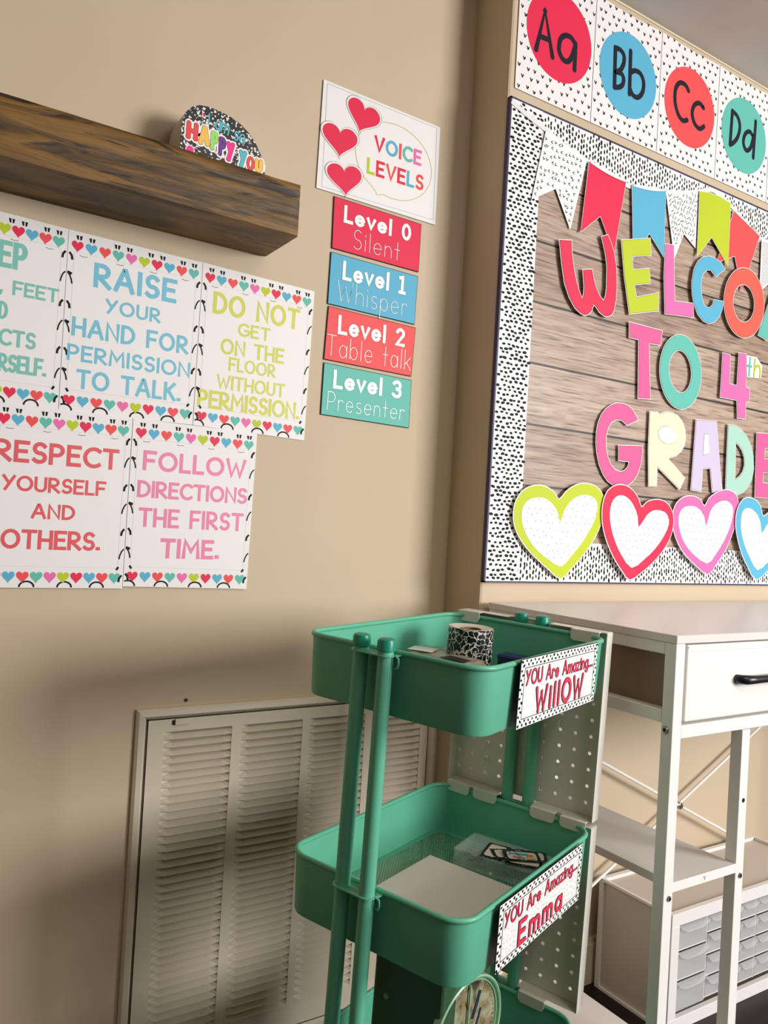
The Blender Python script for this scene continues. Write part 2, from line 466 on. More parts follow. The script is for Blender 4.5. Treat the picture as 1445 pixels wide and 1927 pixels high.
def backdrop_mat(z0):
    """flat photographic print of wood planks (paper backdrop)"""
    g = NT('printed wood plank backdrop paper', 0.42)
    sep = g.n('SeparateXYZ'); g.l(g.tc.outputs['Object'], sep.inputs[0])
    zz = g.math('DIVIDE', g.math('SUBTRACT', sep.outputs['Z'], z0), 0.1257)
    fl = g.math('FLOOR', zz); fr = g.math('FRACT', zz)
    cmb = g.n('CombineXYZ'); g.l(g.math('ADD', g.math('MULTIPLY', sep.outputs['X'], 2.5), g.math('MULTIPLY', fl, 7.3)), cmb.inputs[0])
    g.l(g.math('MULTIPLY', sep.outputs['Z'], 30.0), cmb.inputs[2])
    a = g.noise(cmb.outputs[0], 2.0, 8, 1.6)
    cmb2 = g.n('CombineXYZ'); g.l(g.math('ADD', g.math('MULTIPLY', sep.outputs['X'], 7.0), g.math('MULTIPLY', fl, 3.1)), cmb2.inputs[0])
    g.l(g.math('MULTIPLY', sep.outputs['Z'], 170.0), cmb2.inputs[2])
    b = g.noise(cmb2.outputs[0], 1.6, 5, 0.5)
    c1 = g.ramp(a, [(0.30, (160, 134, 118)), (0.5, (190, 168, 152)), (0.72, (206, 186, 170))])
    c2 = g.ramp(b, [(0.34, (112, 90, 78)), (0.47, (238, 234, 230)), (0.8, (255, 255, 255))])
    c = g.mix(0.75, c1, c2, 'MULTIPLY')
    wn = g.n('TexWhiteNoise', noise_dimensions='1D'); g.l(fl, wn.inputs['W'])
    tone = g.ramp(wn.outputs['Value'], [(0.0, (222, 216, 210)), (1.0, (255, 255, 255))])
    c = g.mix(0.8, c, tone, 'MULTIPLY')
    line = g.math('LESS_THAN', fr, 0.038)
    c = g.mix(line, c, (44, 34, 32)); g.col(c)
    g.bump(g.noise(g.mp((1, 1, 3)), 14, 3), 0.25, 0.003)
    return g.m
def composition_mat(name, line=True, scale=90, th=0.33):
    g = NT(name, 0.4)
    v = g.mp(); nz = g.n('TexNoise'); nz.inputs['Scale'].default_value = scale * 0.9; g.l(v, nz.inputs['Vector'])
    mv = g.n('VectorMath', operation='MULTIPLY_ADD'); g.l(nz.outputs['Color'], mv.inputs[0])
    mv.inputs[1].default_value = (1.7 / scale,) * 3; g.l(v, mv.inputs[2])
    if line:
        w = g.n('TexVoronoi', feature='DISTANCE_TO_EDGE'); w.inputs['Scale'].default_value = scale; g.l(mv.outputs[0], w.inputs['Vector'])
        g.col(g.ramp(w.outputs['Distance'], [(0.045, (225, 220, 214)), (0.07, (12, 12, 14))]))
    else:
        w = g.n('TexVoronoi'); w.inputs['Scale'].default_value = scale; g.l(mv.outputs[0], w.inputs['Vector'])
        g.col(g.ramp(w.outputs['Distance'], [(th, (240, 238, 236)), (th + .05, (14, 12, 20))]))
    return g.m

# ------------------------------------------------------------------ the room
DL, DR = 1.3292, 1.2144           # distance of the two parallel wall planes
XC = 1.0075                        # where the right wall steps forward
CZ = CAMH + 1.180                  # ceiling height
PL = Plane((0, DL, CAMH), (1, 0, 0), (0, 0, 1), (0, -1, 0))
PR = Plane((0, DR, CAMH), (1, 0, 0), (0, 0, 1), (0, -1, 0))

mb = MB(); mb.box(-3.4, 3.4, -2.9, 1.45, -0.05, 0, FLOOR); mb.build('floor', kind='structure')
mb = MB(); mb.box(-3.4, 3.4, -2.9, 1.45, CZ, CZ + 0.05, CEIL); mb.build('ceiling', kind='structure')
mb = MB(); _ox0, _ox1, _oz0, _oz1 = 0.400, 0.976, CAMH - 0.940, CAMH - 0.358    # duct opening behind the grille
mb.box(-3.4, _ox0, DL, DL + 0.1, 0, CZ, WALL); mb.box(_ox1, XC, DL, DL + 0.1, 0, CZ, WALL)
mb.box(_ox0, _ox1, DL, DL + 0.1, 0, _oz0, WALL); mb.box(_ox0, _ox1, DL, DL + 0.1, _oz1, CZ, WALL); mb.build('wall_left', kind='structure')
mb = MB(); mb.box(-3.5, -3.4, -2.9, DL + 0.1, 0, CZ, WALL); mb.build('wall_side', kind='structure')
mb = MB(); mb.box(-3.5, 0.6, -3.0, -2.9, 0, CZ, WALL); mb.build('wall_behind', kind='structure')
mb = MB()
_r0 = 0.006
_poly = [(XC, DL + 0.1), (XC, DR + _r0), (XC + _r0 * 0.3, DR + _r0 * 0.3), (XC + _r0, DR), (3.4, DR), (3.4, DL + 0.1)]
_n = len(_poly)
mb.add([(a, b, 0) for a, b in _poly] + [(a, b, CZ) for a, b in _poly],
       [tuple(range(_n)), tuple(reversed(range(_n, 2 * _n)))] + [((i + 1) % _n, i, _n + i, _n + (i + 1) % _n) for i in range(_n)], WALL)
mb.build('wall_right', kind='structure')
mb = MB(); mb.box(XC + 0.004, 3.4, DR - 0.012, DR, 0, 0.085, BASEB); mb.box(XC + 0.004, 3.4, DR - 0.008, DR, 0.085, 0.096, BASEB)
mb.build('baseboard_right', kind='structure')
mb = MB(); mb.tube([(XC, DR - 0.0012, CZ - 0.0015), (3.4, DR - 0.0012, CZ - 0.0015)], 0.0022, mat('ceiling caulk bead', (226, 214, 186), 0.5), 8)
mb.build('trim_1', kind='structure')

# ------------------------------------------------------------------ air return grille
GX0, GX1, GZ0, GZ1 = 0.3774, 0.9975, CAMH - 0.968, CAMH - 0.3345
gr = empty('return_air_grille', (0.69, DL, GZ0), 'large cream metal air return grille low on the wall behind the cart', 'grille')
def frame_bar(p0, p1, inward):
    """mitred outer frame profile from p0 to p1, inward = unit vector (x, z) to the middle"""
    prof = [(0, 0.0), (0.0, 0.006), (0.004, 0.010), (0.012, 0.011), (0.0165, 0.006), (0.0165, 0.0)]
    a = Vector(p0); b = Vector(p1); d = (b - a).normalized(); iv = Vector(inward); m = MB(); vs = []
    for q, sgn in ((a, 1), (b, -1)):
        for (o, h) in prof:
            c = q + iv * o + d * o * sgn
            vs.append((c.x, DL - 0.0004 - h, c.y))
    k = len(prof)
    m.add(vs, [(i, (i + 1) % k, k + (i + 1) % k, k + i) for i in range(k)] + [tuple(range(k)), tuple(reversed(range(k, 2 * k)))], GRIL)
    return m
for a, b, iv in (((GX0, GZ1), (GX1, GZ1), (0, -1)), ((GX0, GZ0), (GX1, GZ0), (0, 1)), ((GX0, GZ0), (GX0, GZ1), (1, 0)), ((GX1, GZ0), (GX1, GZ1), (-1, 0))):
    frame_bar(a, b, iv).build('frame_bar', gr)
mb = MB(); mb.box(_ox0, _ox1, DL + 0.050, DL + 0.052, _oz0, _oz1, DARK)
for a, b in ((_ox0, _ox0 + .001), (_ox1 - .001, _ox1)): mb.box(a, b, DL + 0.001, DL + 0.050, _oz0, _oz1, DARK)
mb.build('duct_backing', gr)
DX0, DX1, DZ0, DZ1 = GX0 + 0.0185, GX1 - 0.0185, GZ0 + 0.0185, GZ1 - 0.0175
cols = [(0.4255, 0.5470), (0.5653, 0.6868), (0.7021, 0.8235), (0.8390, 0.9584)]
SZ1, SZ0, PIT = CAMH - 0.3750, CAMH - 0.9060, 0.013615
mb = MB(); yb0, yb1 = DL - 0.0085, DL - 0.0075
edges = [DX0] + [e for c in cols for e in c] + [DX1]
mb.box(DX0, DX1, yb0, yb1, SZ1, DZ1, GRIL); mb.box(DX0, DX1, yb0, yb1, DZ0, SZ0, GRIL)
for i in range(0, len(edges), 2): mb.box(edges[i], edges[i + 1], yb0, yb1, SZ0, SZ1, GRIL)
for (x0, x1, z0, z1) in ((DX0, DX1, DZ1 - 0.0015, DZ1), (DX0, DX1, DZ0, DZ0 + 0.0015), (DX0, DX0 + 0.0015, DZ0, DZ1), (DX1 - 0.0015, DX1, DZ0, DZ1)):
    mb.box(x0, x1, yb0, DL - 0.0006, z0, z1, GRIL)
plate = mb.build('face_plate', gr)
lou = MB(); wv = 0.1215; nseg = 8; vs = []; fs = []
for i in range(nseg + 1):
    t = i / nseg; x = -wv / 2 + wv * t; e = min(t, 1 - t) * nseg; inn = min(1.0, e / 0.9)
    # top edge sits back in the duct, lower lip stands proud of the plate; the ends tuck in
    vs += [(x, 0.0190 * inn + 0.0003, 0.0), (x, 0.0080 * inn, -0.0052), (x, -0.0034 * inn - 0.0006, -0.0128), (x, -0.0022 * inn + 0.0002, -0.0133)]
for i in range(nseg):
    for k in range(3): a = i * 4 + k; b = a + 4; fs.append((a, a + 1, b + 1, b))
lou.add([(x, y, z) for x, y, z in vs], fs, GRIL, False)
lm = None; nsl = int(round((SZ1 - SZ0) / PIT))
for (x0, x1) in cols:
    for k in range(nsl):
        z = SZ1 - k * PIT
        if lm is None:
            o = lou.build('louver', gr, base=(0, 0, 0)); lm = o.data
        else:
            o = bpy.data.objects.new('louver', lm); COL.objects.link(o); o.parent = gr
        o.location = Vector(((x0 + x1) / 2, DL - 0.0078, z)) - gr.location
mb = MB()
lx0, lz1 = PL.px(322, 1351); lx1, lz0 = PL.px(352, 1360)
mb.bbox(lx0 + 0.004, lx1, DL - 0.012, DL - 0.0086, CAMH + lz0, CAMH + lz1, GRIL, 0.0012)
mb.box(lx0, lx0 + 0.004, DL - 0.0105, DL - 0.0086, CAMH + lz0 + 0.001, CAMH + lz1 - 0.002, DARK)
mb.build('latch', gr)

# small screw left in the wall above the grille
sx, sz = PL.px(350, 1317)
mb = MB(); mb.lathe([(0.0, 0.0045), (0.0016, 0.0042), (0.0026, 0.0028), (0.0028, 0.0), (0.0, 0.0)], mat('dull brown screw', (70, 58, 50), 0.5, metal=0.5), (sx, DL, CAMH + sz), 14, 'Y')
mb.build('wall_screw', label='tiny dull screw left in the wall just above the air grille', cat='screw', base=(sx, DL, CAMH + sz))

# ------------------------------------------------------------------ posters on the left wall
HEARTS = ['crimson', 'blue', 'coral', 'teal', 'pink', 'lime', 'crimson', 'blue', 'coral', 'teal']
PW, PH = 0.2159, 0.2794
def poster(tl, tr, br, bl, lines, ink, label, lift=0.0):
    q = [PL.px(*p) for p in (bl, br, tr, tl)]
    h0, h1 = 0.0012 + lift, 0.0020 + lift
    root = empty('rules_poster', base_of(PL, q), label, 'poster', 'heart bordered rules posters under the shelf')
    mb = MB(); slab(mb, PL, q, h0, h1, WHITE_P); mb.build('paper', root)
    def uv(a, b):                                  # a across, b up, both 0..1
        p0 = Vector(q[0]).lerp(Vector(q[1]), a); p1 = Vector(q[3]).lerp(Vector(q[2]), a); r = p0.lerp(p1, b); return (r.x, r.y)
    hp = h1 + 0.00025
    for row, bz in ((1, 1 - 0.083), (0, 0.060)):
        for k in range(10):
            c = uv(0.065 + 0.0965 * k, bz); mb2h = heart(c, 0.0182, 0.0182)
            m1 = MB(); flat(m1, PL, mb2h, hp, C[HEARTS[k]]); m1.build('heart', root)
    mb = MB()
    def st(pts, w, rd=True):
        pp = [uv(a, b) for a, b in pts]
        for r in ribbon(pp, w): flat(mb, PL, r, hp, BLACKI)
    for a, s in ((.075, 1), (.165, -1), (.345, 1), (.435, -1), (.595, 1), (.685, -1), (.845, 1), (.935, -1)):
        for d in (-.013, .013):
            x = a + d
            flat(mb, PL, [uv(x - .009, .978), uv(x + .009, .978), uv(x + .006 - d * .25, .955), uv(x - .004 - d * .25, .955)], hp, BLACKI)
    for a in (.11, .37, .62, .87):
        st([(a - .028, 1 - .130), (a, 1 - .134), (a + .028, 1 - .130)], 0.0007)
    for a in (.035, .29, .56, .80):
        e = [(a + .052 * math.cos(t), .004 + .032 * math.sin(t)) for t in [math.pi * i / 9 for i in range(10)]]
        e = [(x, y) for x, y in e if x > 0.004]
        st(e, 0.0026)
    for s in (0, 1):
        for k, b in enumerate((.145, .265, .415, .535, .675, .80, .945)):
            y = 1 - b; X = (lambda v: 1 - v) if s else (lambda v: v)
            if k % 2 == 0:
                for w, (p0, p1, p2) in ((0.0034, ((X(.012), y + .022), (X(.030), y + .004), (X(.034), y - .018))),):
                    st([p0, p1, p2], w)
            else:
                st([(X(.006), y + .03), (X(.022), y + .016), (X(.034), y - .006), (X(.040), y - .030)], 0.0022)
                if not s: st([(X(.005), y + .032), (X(.036), y + .024)], 0.0042)
    for a, b in ((.04, .125), (.96, .125)):
        st([(a, b), (a + (.016 if a < .5 else -.016), b - .018)], 0.0035)
    mb.build('black_doodle_print', root, kind='stuff')
    mb = MB()
    fr = [uv(.045, .118), uv(.955, .118), uv(.955, .885), uv(.045, .885)]
    for r in ribbon(fr, 0.0005, True): flat(mb, PL, r, hp - 0.0001, GREYL)
    mb.build('border_line', root)
    for (txt, a, b, k, sp) in lines:
        if a[0] is None:                            # centred line known only by its right end
            xr, zt = PL.px(a[1], a[2]); _, zb = PL.px(*b); xc = (q[0][0] + q[1][0]) / 2
            bx = (2 * xc - xr, zb, xr, zt)
        else: bx = pbox(PL, a, b)
        hgt = bx[3] - bx[1]
        write_words(root, 'word', PL, txt, bx, hgt * k * 1.06, C[ink], hp, sp + .05)
    return root
poster((129.5, 432), (381, 494.5), (361.5, 799.5), (110, 771.5),
       [('RAISE', (177.9, 494), (331, 572), .17, .26), ('YOUR', (199, 562), (301, 609), .16, .24), ('HAND FOR', (136, 595), (353, 668), .16, .24),
        ('PERMISSION', (127, 646), (356, 712), .155, .22), ('TO TALK.', (144, 694), (338, 757), .16, .24)], 'btxt',
       'heart bordered white poster reading RAISE YOUR HAND in blue')
poster((381.8, 494.5), (591, 549), (571, 829), (362.5, 799.8),
       [('DO NOT', (401.9, 548), (562, 622), .16, .26), ('GET', (448, 607), (507, 643.5), .16, .24), ('ON THE', (415.5, 635.5), (533, 686), .16, .22),
        ('FLOOR', (430.5, 672), (517, 712), .15, .22), ('WITHOUT', (408, 703.5), (534.5, 749.5), .15, .20), ('PERMISSION.', (372, 731), (561.5, 791), .165, .20)], 'ltxt',
       'heart bordered white poster reading DO NOT GET ON THE FLOOR in yellow green')
poster((-147, 360), (128.7, 431.8), (109, 771), (-168, 738),
       [('KEEP', (None, 54, 462), (54, 513), .17, .28), ('HANDS, FEET', (None, 111.3, 545), (111.3, 572), .17, .20), ('AND', (None, 16, 569), (16, 603), .16, .22),
        ('OBJECTS', (None, 68.5, 628), (68.5, 660), .17, .22), ('TO YOURSELF.', (None, 88, 677), (88, 711), .17, .20)], 'ttxt',
       'heart bordered white poster with teal words, cut off at the picture edge below the shelf')
poster((249.5, 787), (482, 816), (461.7, 1108), (229.5, 1103),
       [('FOLLOW', (269, 847), (460, 901), .17, .22), ('DIRECTIONS', (258, 903), (462, 949), .17, .20), ('THE FIRST', (260, 954.5), (455, 1000), .16, .22),
        ('TIME.', (301, 1012.5), (409, 1053), .18, .22)], 'ptxt',
       'heart bordered white poster reading FOLLOW DIRECTIONS in pink', 0.0028)
poster((-10, 757), (248.5, 786.8), (228.5, 1107), (-32, 1105),
       [('RESPECT', (-10, 824), (221.5, 885.5), .17, .22), ('YOURSELF', (4, 892), (197.5, 934.5), .17, .20), ('AND', (59, 946.5), (139.5, 979.5), .17, .22),
        ('OTHERS.', (1.5, 994), (186, 1037), .17, .20)], 'rtxt',
       'heart bordered white poster reading RESPECT YOURSELF AND OTHERS in red', 0.0026)

# voice levels sheet
q = PL.pxs([(594, 354), (817.3, 424), (827, 240.9), (608, 150.3)])
vs_ = empty('voice_levels_sign', base_of(PL, q), 'white sheet headed VOICE LEVELS with three red hearts', 'sign')
mb = MB(); slab(mb, PL, q, 0.002, 0.0028, WHITE_P); mb.build('paper', vs_)
vc = crop(580, 140, 5.352); hv = 0.0031
mb = MB()
e = PL.pxs([(130, 1133), (1250, 1470), (1287, 548), (186, 98)], vc)
for r in ribbon(e, 0.0006, True): flat(mb, PL, r, hv, C['bluel'])
mb.build('border_line', vs_)
mb = MB()
bub = []
ecx, ecz = PL.px(*vc(862, 885)); rx = (PL.px(*vc(1240, 960))[0] - PL.px(*vc(472, 760))[0]) / 2; rz = 0.074
for k in range(40):
    t = math.radians(-105 + 348 * k / 39 * 0.985)
    bub.append((ecx + rx * math.cos(t), ecz + rz * math.sin(t)))
bub.append(PL.px(*vc(690, 1222)))
for r in ribbon(bub, 0.0011, True): flat(mb, PL, r, hv + 0.0001, C['olive'])
mb.build('speech_bubble', vs_)
for (nt, tip, l, rgt) in (((563, 352), (508, 575), (387, 330), (724, 450)), ((315, 583), (305, 828), (133, 545), (487, 655)), ((354, 970), (370, 1217), (178, 930), (530, 1030))):
    n_ = Vector(PL.px(*vc(*nt))); t_ = Vector(PL.px(*vc(*tip))); l_ = Vector(PL.px(*vc(*l))); r_ = Vector(PL.px(*vc(*rgt)))
    up = (n_ - t_).normalized(); side = Vector((up.y, -up.x)); w = abs((r_ - l_).dot(side)); hh = (n_ - t_).length * 1.27; w *= 1.0
    c = t_ + up * hh * 0.5 ; ang = math.atan2(-up.x, up.y)
    mb = MB(); big = heart(c, w * 1.12, hh * 1.14, ang, 40)
    flat(mb, PL, big, hv + 0.0003, BLACKI); flat(mb, PL, heart(c, w * 1.10, hh * 1.12, ang, 40), hv + 0.0004, WHITE_P)
    flat(mb, PL, heart(c, w, hh, ang, 40), hv + 0.0006, C['crimson'])
    mb.build('red_heart', vs_)
mb = MB()
def tilted(mb, pl, txt, p0, p1, top, w, cols, h, f, sp=0.3):
    """text along the slanting baseline p0-p1, cap height up to 'top' (above p0)"""
    a = Vector(pl.px(*f(*p0))); b = Vector(pl.px(*f(*p1))); t = Vector(pl.px(*f(*top))); d = (b - a).normalized(); hgt = (t - a).length; n = Vector((-d.y, d.x))
    L = (b - a).length; q2 = Plane(pl.p(a.x, a.y), pl.s * d.x + pl.t * d.y, pl.s * n.x + pl.t * n.y, pl.n)
    write(mb, q2, txt, (0, 0, L, hgt), w, None, h, sp, colors=cols)
tilted(mb, PL, 'VOICE', (655, 775), (1130, 932), (622, 607), 0.0058, [C[k] for k in ('crimson', 'blue', 'coral', 'teal', 'pink')], hv + 0.0001, vc)
tilted(mb, PL, 'LEVELS', (580, 1000), (1150, 1182), (578, 835), 0.0056, [C[k] for k in ('lime', 'crimson', 'coral', 'crimson', 'blue', 'coral')], hv + 0.0001, vc)
mb.build('lettering', vs_)

# level cards
def level_card(corn, col, big, thin, b1, b2, label, thinw=0.0011):
    q = [PL.px(*p) for p in corn]                     # TL TR BR BL
    root = empty('level_card', base_of(PL, q), label, 'card', 'voice level cards in a column')
    mb = MB(); slab(mb, PL, q, 0.0015, 0.0026, BLACKI); mb.build('backing', root)
    mb = MB(); slab(mb, PL, offset_poly(q, -0.0011), 0.0026, 0.0029, C[col]); mb.build('face', root)
    write_words(root, 'bold_word', PL, big, b1, 0.0066, WHITE_B, 0.0034, 0.30, BLACKI, 0.00035)
    write_words(root, 'thin_word', PL, thin, b2, thinw, WHITE_B, 0.0032, 0.24, BLACKI, 0.0003, 'round')
lc = crop(590, 360, 4.19)
def lb(a, b): return pbox(PL, lc(*a), lc(*b))
level_card([lc(*p) for p in ((157, 40), (845, 262), (822, 640), (138, 450))], 'crimson', 'Level 0', 'Silent', lb((238, 110), (758, 402)), lb((312, 300), (672, 553)),
           'crimson card reading Level 0 Silent')
level_card([lc(*p) for p in ((133, 478), (818, 672), (790, 1053), (105, 888))], 'blue', 'Level 1', 'Whisper', lb((228, 548), (718, 822)), lb((188, 697), (725, 990)),
           'light blue card reading Level 1 Whisper')
level_card([lc(*p) for p in ((113, 905), (800, 1077), (765, 1462), (75, 1325))], 'coral', 'Level 2', 'Table talk', lb((192, 975), (710, 1233)), lb((103, 1125), (755, 1415)),
           'coral card reading Level 2 Table talk')
level_card([lc(*p) for p in ((77, 1350), (768, 1490), (745, 1868), (50, 1760))], 'teal', 'Level 3', 'Presenter', lb((155, 1405), (685, 1640)), lb((108, 1575), (705, 1808)),
           'teal card reading Level 3 Presenter, lowest of the column')

# ------------------------------------------------------------------ floating shelf and the sign on it
SHX, SHY, SZa, SZb = 0.5605, 1.1922, CAMH + 0.4678, CAMH + 0.5562
bm = bmesh.new()
nx, ny, nz = 90, 14, 10; X0 = -0.55
def gridface(o, du, dv, nu, nv):
    vs = [[bm.verts.new(o + du * i / nu + dv * j / nv) for j in range(nv + 1)] for i in range(nu + 1)]
    for i in range(nu):
        for j in range(nv): bm.faces.new((vs[i][j], vs[i + 1][j], vs[i + 1][j + 1], vs[i][j + 1]))
dx, dy, dz = V(SHX - X0, 0, 0), V(0, DL - 0.0005 - SHY, 0), V(0, 0, SZb - SZa)
o0 = V(X0, SHY, SZa)
gridface(o0, dx, dz, nx, nz); gridface(o0 + dx, dy, dz, ny, nz); gridface(o0 + dz, dx, dy, nx, ny)
gridface(o0, dy, dx, ny, nx); gridface(o0, dz, dy, nz, ny); gridface(o0 + dy, dz, dx, nz, nx)
bmesh.ops.remove_doubles(bm, verts=bm.verts[:], dist=1e-5)
from mathutils import noise as mn
for v in bm.verts:
    p = v.co
    k = mn.noise(V(p.x * 9, p.y * 30, p.z * 42)) * 0.0016 + mn.noise(V(p.x * 30, p.y * 50, p.z * 90)) * 0.0006
    edge_f = (abs(p.y - SHY) < 1e-4); edge_t = abs(p.z - SZb) < 1e-4; edge_b = abs(p.z - SZa) < 1e-4; edge_r = abs(p.x - SHX) < 1e-4
    if edge_f: v.co.y += abs(k) + (0.0022 if (edge_t or edge_b or edge_r) else 0)
    if edge_t: v.co.z -= abs(k) * 0.6 + (0.0018 if edge_f or edge_r else 0)
    if edge_b: v.co.z += (0.0018 if edge_f or edge_r else 0)
    if edge_r: v.co.x -= abs(k) * 0.7 + (0.0020 if edge_f else 0)
me = bpy.data.meshes.new('floating_shelf')
sb = V(0.1, DL, SZa)
for v in bm.verts: v.co -= sb
bmesh.ops.recalc_face_normals(bm, faces=bm.faces[:]); bm.to_mesh(me); bm.free(); me.materials.append(WOOD)
for p in me.polygons: p.use_smooth = True
me.set_sharp_from_angle(angle=math.radians(35))
shelf = bpy.data.objects.new('floating_shelf', me); COL.objects.link(shelf); shelf.location = sb
tag(shelf, 'thick dark stained distressed wooden floating shelf above the posters', 'shelf')

HY = 1.2522
PH_ = Plane((0, HY, CAMH), (1, 0, 0), (0, 0, 1), (0, -1, 0))
hb = SZb - CAMH
hs = empty('arched_block_sign', (0.445, HY + 0.03, SZb), 'arched black and white speckled block sign reading I am so HAPPY YOU on the shelf', 'sign')
arch = [(.3703, hb), (.3703, .612), (.3720, .628), (.3775, .643), (.386, .653), (.3982, .6595), (.415, .6618), (.432, .6608), (.450, .6578), (.4684, .6515), (.484, .6415), (.4975, .628), (.508, .611), (.5155, .591), (.5195, .572), (.5205, hb)]
mb = MB()
WBLK = mat('painted off white wood block', (206, 192, 178), 0.6)
back = Plane((0, HY + 0.064, CAMH), (1, 0, 0), (0, 0, 1), (0, -1, 0))
slab(mb, back, arch, 0.0, 0.062, WBLK); mb.build('block', hs)
mb = MB(); slab(mb, PH_, arch, -0.002, 0.0, composition_mat('speckled black and white notebook print', False, 190)); mb.build('speckled_face', hs)
hc = crop(300, 180, 6.568)
HC = {'coral': C['coral'], 'gold': mat('golden yellow print', (250, 196, 80), .45), 'grn': mat('light green print', (160, 226, 110), .45),
      'pur': mat('purple print', (104, 36, 140), .45), 'mag': mat('magenta print', (250, 20, 140), .45), 'sky': mat('cyan print', (76, 186, 200), .45)}
letters = [('H', (340, 300), (470, 568), 'coral'), ('A', (495, 355), (618, 636), 'gold'), ('P', (640, 430), (722, 695), 'grn'), ('P', (740, 500), (815, 762), 'pur'),
           ('Y', (832, 558), (918, 832), 'mag'), ('Y', (988, 662), (1070, 905), 'sky'), ('O', (1082, 738), (1168, 940), 'coral'), ('U', (1182, 768), (1270, 965), 'gold')]
for ch, a, b, cn in letters:
    x0, z0, x1, z1 = pbox(PH_, hc(*a), hc(*b)); w = min(0.0072, (x1 - x0) * (0.34 if ch == 'O' else 0.46)); mb = MB()
    cx0 = x0 + w / 2; cx1 = x1 - w / 2; cz0 = z0 + w / 2; cz1 = z1 - w / 2
    wv_ = G[ch][0]
    for stz in G[ch][1]:
        pts = [(cx0 + a_ / wv_ * (cx1 - cx0), cz0 + b_ * (cz1 - cz0)) for a_, b_ in stz]
        for ww, hh, m2 in ((w + 0.0062, 0.0003, WHITE_B), (w + 0.0010, 0.00045, BLACKI), (w, 0.0006, HC[cn])):
            for r in ribbon(pts, ww): flat(mb, PH_, r, hh, m2)
            for i, e_ in enumerate(pts):
                rr = ww / 2 * (1.12 if (i in (0, len(pts) - 1) and e_[1] < (z0 + z1) / 2) else 1.0)
                flat(mb, PH_, disc(e_, rr, 12), hh, m2)
    mb.build('groovy_letter', hs)
mb = MB()
tilted(mb, PH_, 'I', (598, 340), (622, 348), (598, 212), 0.0024, [HC['sky']], 0.0005, hc)
mb.build('small_lettering', hs); mb = MB()
tilted(mb, PH_, 'am', (672, 400), (850, 500), (668, 205), 0.0026, [HC['sky']] * 2, 0.0005, hc, .14)
mb.build('small_lettering', hs); mb = MB()
tilted(mb, PH_, 'so', (908, 545), (1050, 612), (900, 345), 0.0026, [HC['sky']] * 2, 0.0005, hc, .18)
mb.build('small_lettering', hs); mb = MB()
tilted(mb, PH_, '!', (1288, 945), (1302, 950), (1286, 850), 0.0018, [WHITE_B], 0.0005, hc)
mb.build('small_lettering', hs)
for (x, y), cn, r in (((545, 235), 'mag', .0040), ((485, 245), 'gold', .0030), ((1105, 600), 'pur', .0036), ((475, 665), 'pur', .0028), ((1150, 665), 'coral', .0026)):
    c = PH_.px(*hc(x, y)); star = [(c[0] + (r if k % 2 == 0 else r * .4) * math.sin(k * math.pi / 4) * .7, c[1] + (r if k % 2 == 0 else r * .4) * math.cos(k * math.pi / 4)) for k in range(8)]
    mb = MB(); flat(mb, PH_, star, 0.0005, HC[cn]); mb.build('star', hs)
mb = MB(); c = PH_.px(*hc(378, 672)); flat(mb, PH_, disc(c, .0085, 18, .0078), 0.0003, WHITE_B); flat(mb, PH_, disc(c, .007, 18, .0062), 0.0005, HC['mag'])
mb.build('pink_dot', hs)

# ------------------------------------------------------------------ alphabet cards
ac = crop(950, 0, 2.919); a7 = crop(860, 0, 5.558); a1 = crop(1100, 0, 4.188)
strokes = {
 'A': [PR.pxs([(815, 525), (910, 122), (986, 605)], a7), PR.pxs([(858, 388), (950, 425)], a7)],
 'a': [smooth_open(PR.pxs([(1225, 470), (1180, 400), (1120, 380), (1070, 420), (1055, 530), (1090, 620), (1140, 652), (1185, 610), (1222, 500)], a7)), PR.pxs([(1228, 465), (1216, 738)], a7)],
 'B': [PR.pxs([(234, 380), (226, 694)], a1), smooth_open(PR.pxs([(234, 382), (272, 398), (300, 440), (300, 500), (275, 555), (238, 572)], a1)), smooth_open(PR.pxs([(238, 572), (280, 585), (298, 625), (290, 672), (262, 692), (228, 692)], a1))],
 'b': [PR.pxs([(354, 408), (344, 746)], a1), smooth_open(PR.pxs([(350, 580), (385, 562), (430, 585), (455, 650), (448, 730), (412, 772), (372, 755), (347, 700)], a1))],
 'C': [smooth_open(PR.pxs([(1002, 502), (985, 470), (955, 458), (932, 490), (928, 560), (945, 630), (970, 665), (994, 662)], ac))],
 'c': [smooth_open(PR.pxs([(1084, 596), (1062, 570), (1035, 580), (1022, 625), (1035, 680), (1062, 710), (1086, 698)], ac))],
 'D': [PR.pxs([(1243, 612), (1230, 798)], ac), smooth_open(PR.pxs([(1243, 612), (1272, 645), (1284, 700), (1272, 755), (1250, 785), (1230, 798)], ac))],
 'd': [smooth_open(PR.pxs([(1358, 755), (1338, 726), (1314, 738), (1303, 785), (1318, 828), (1342, 815), (1357, 760)], ac)), PR.pxs([(1371, 670), (1357, 868)], ac)],
}
X0C, ZC0 = 1.0232, 0.888
names = [('A', 'a', 'crimson', 'crimson'), ('B', 'b', 'blue', 'sky blue'), ('C', 'c', 'coral', 'coral'), ('D', 'd', 'teal', 'teal'), ('E', 'e', 'pink', 'pink')]
rnd = random.Random(7)
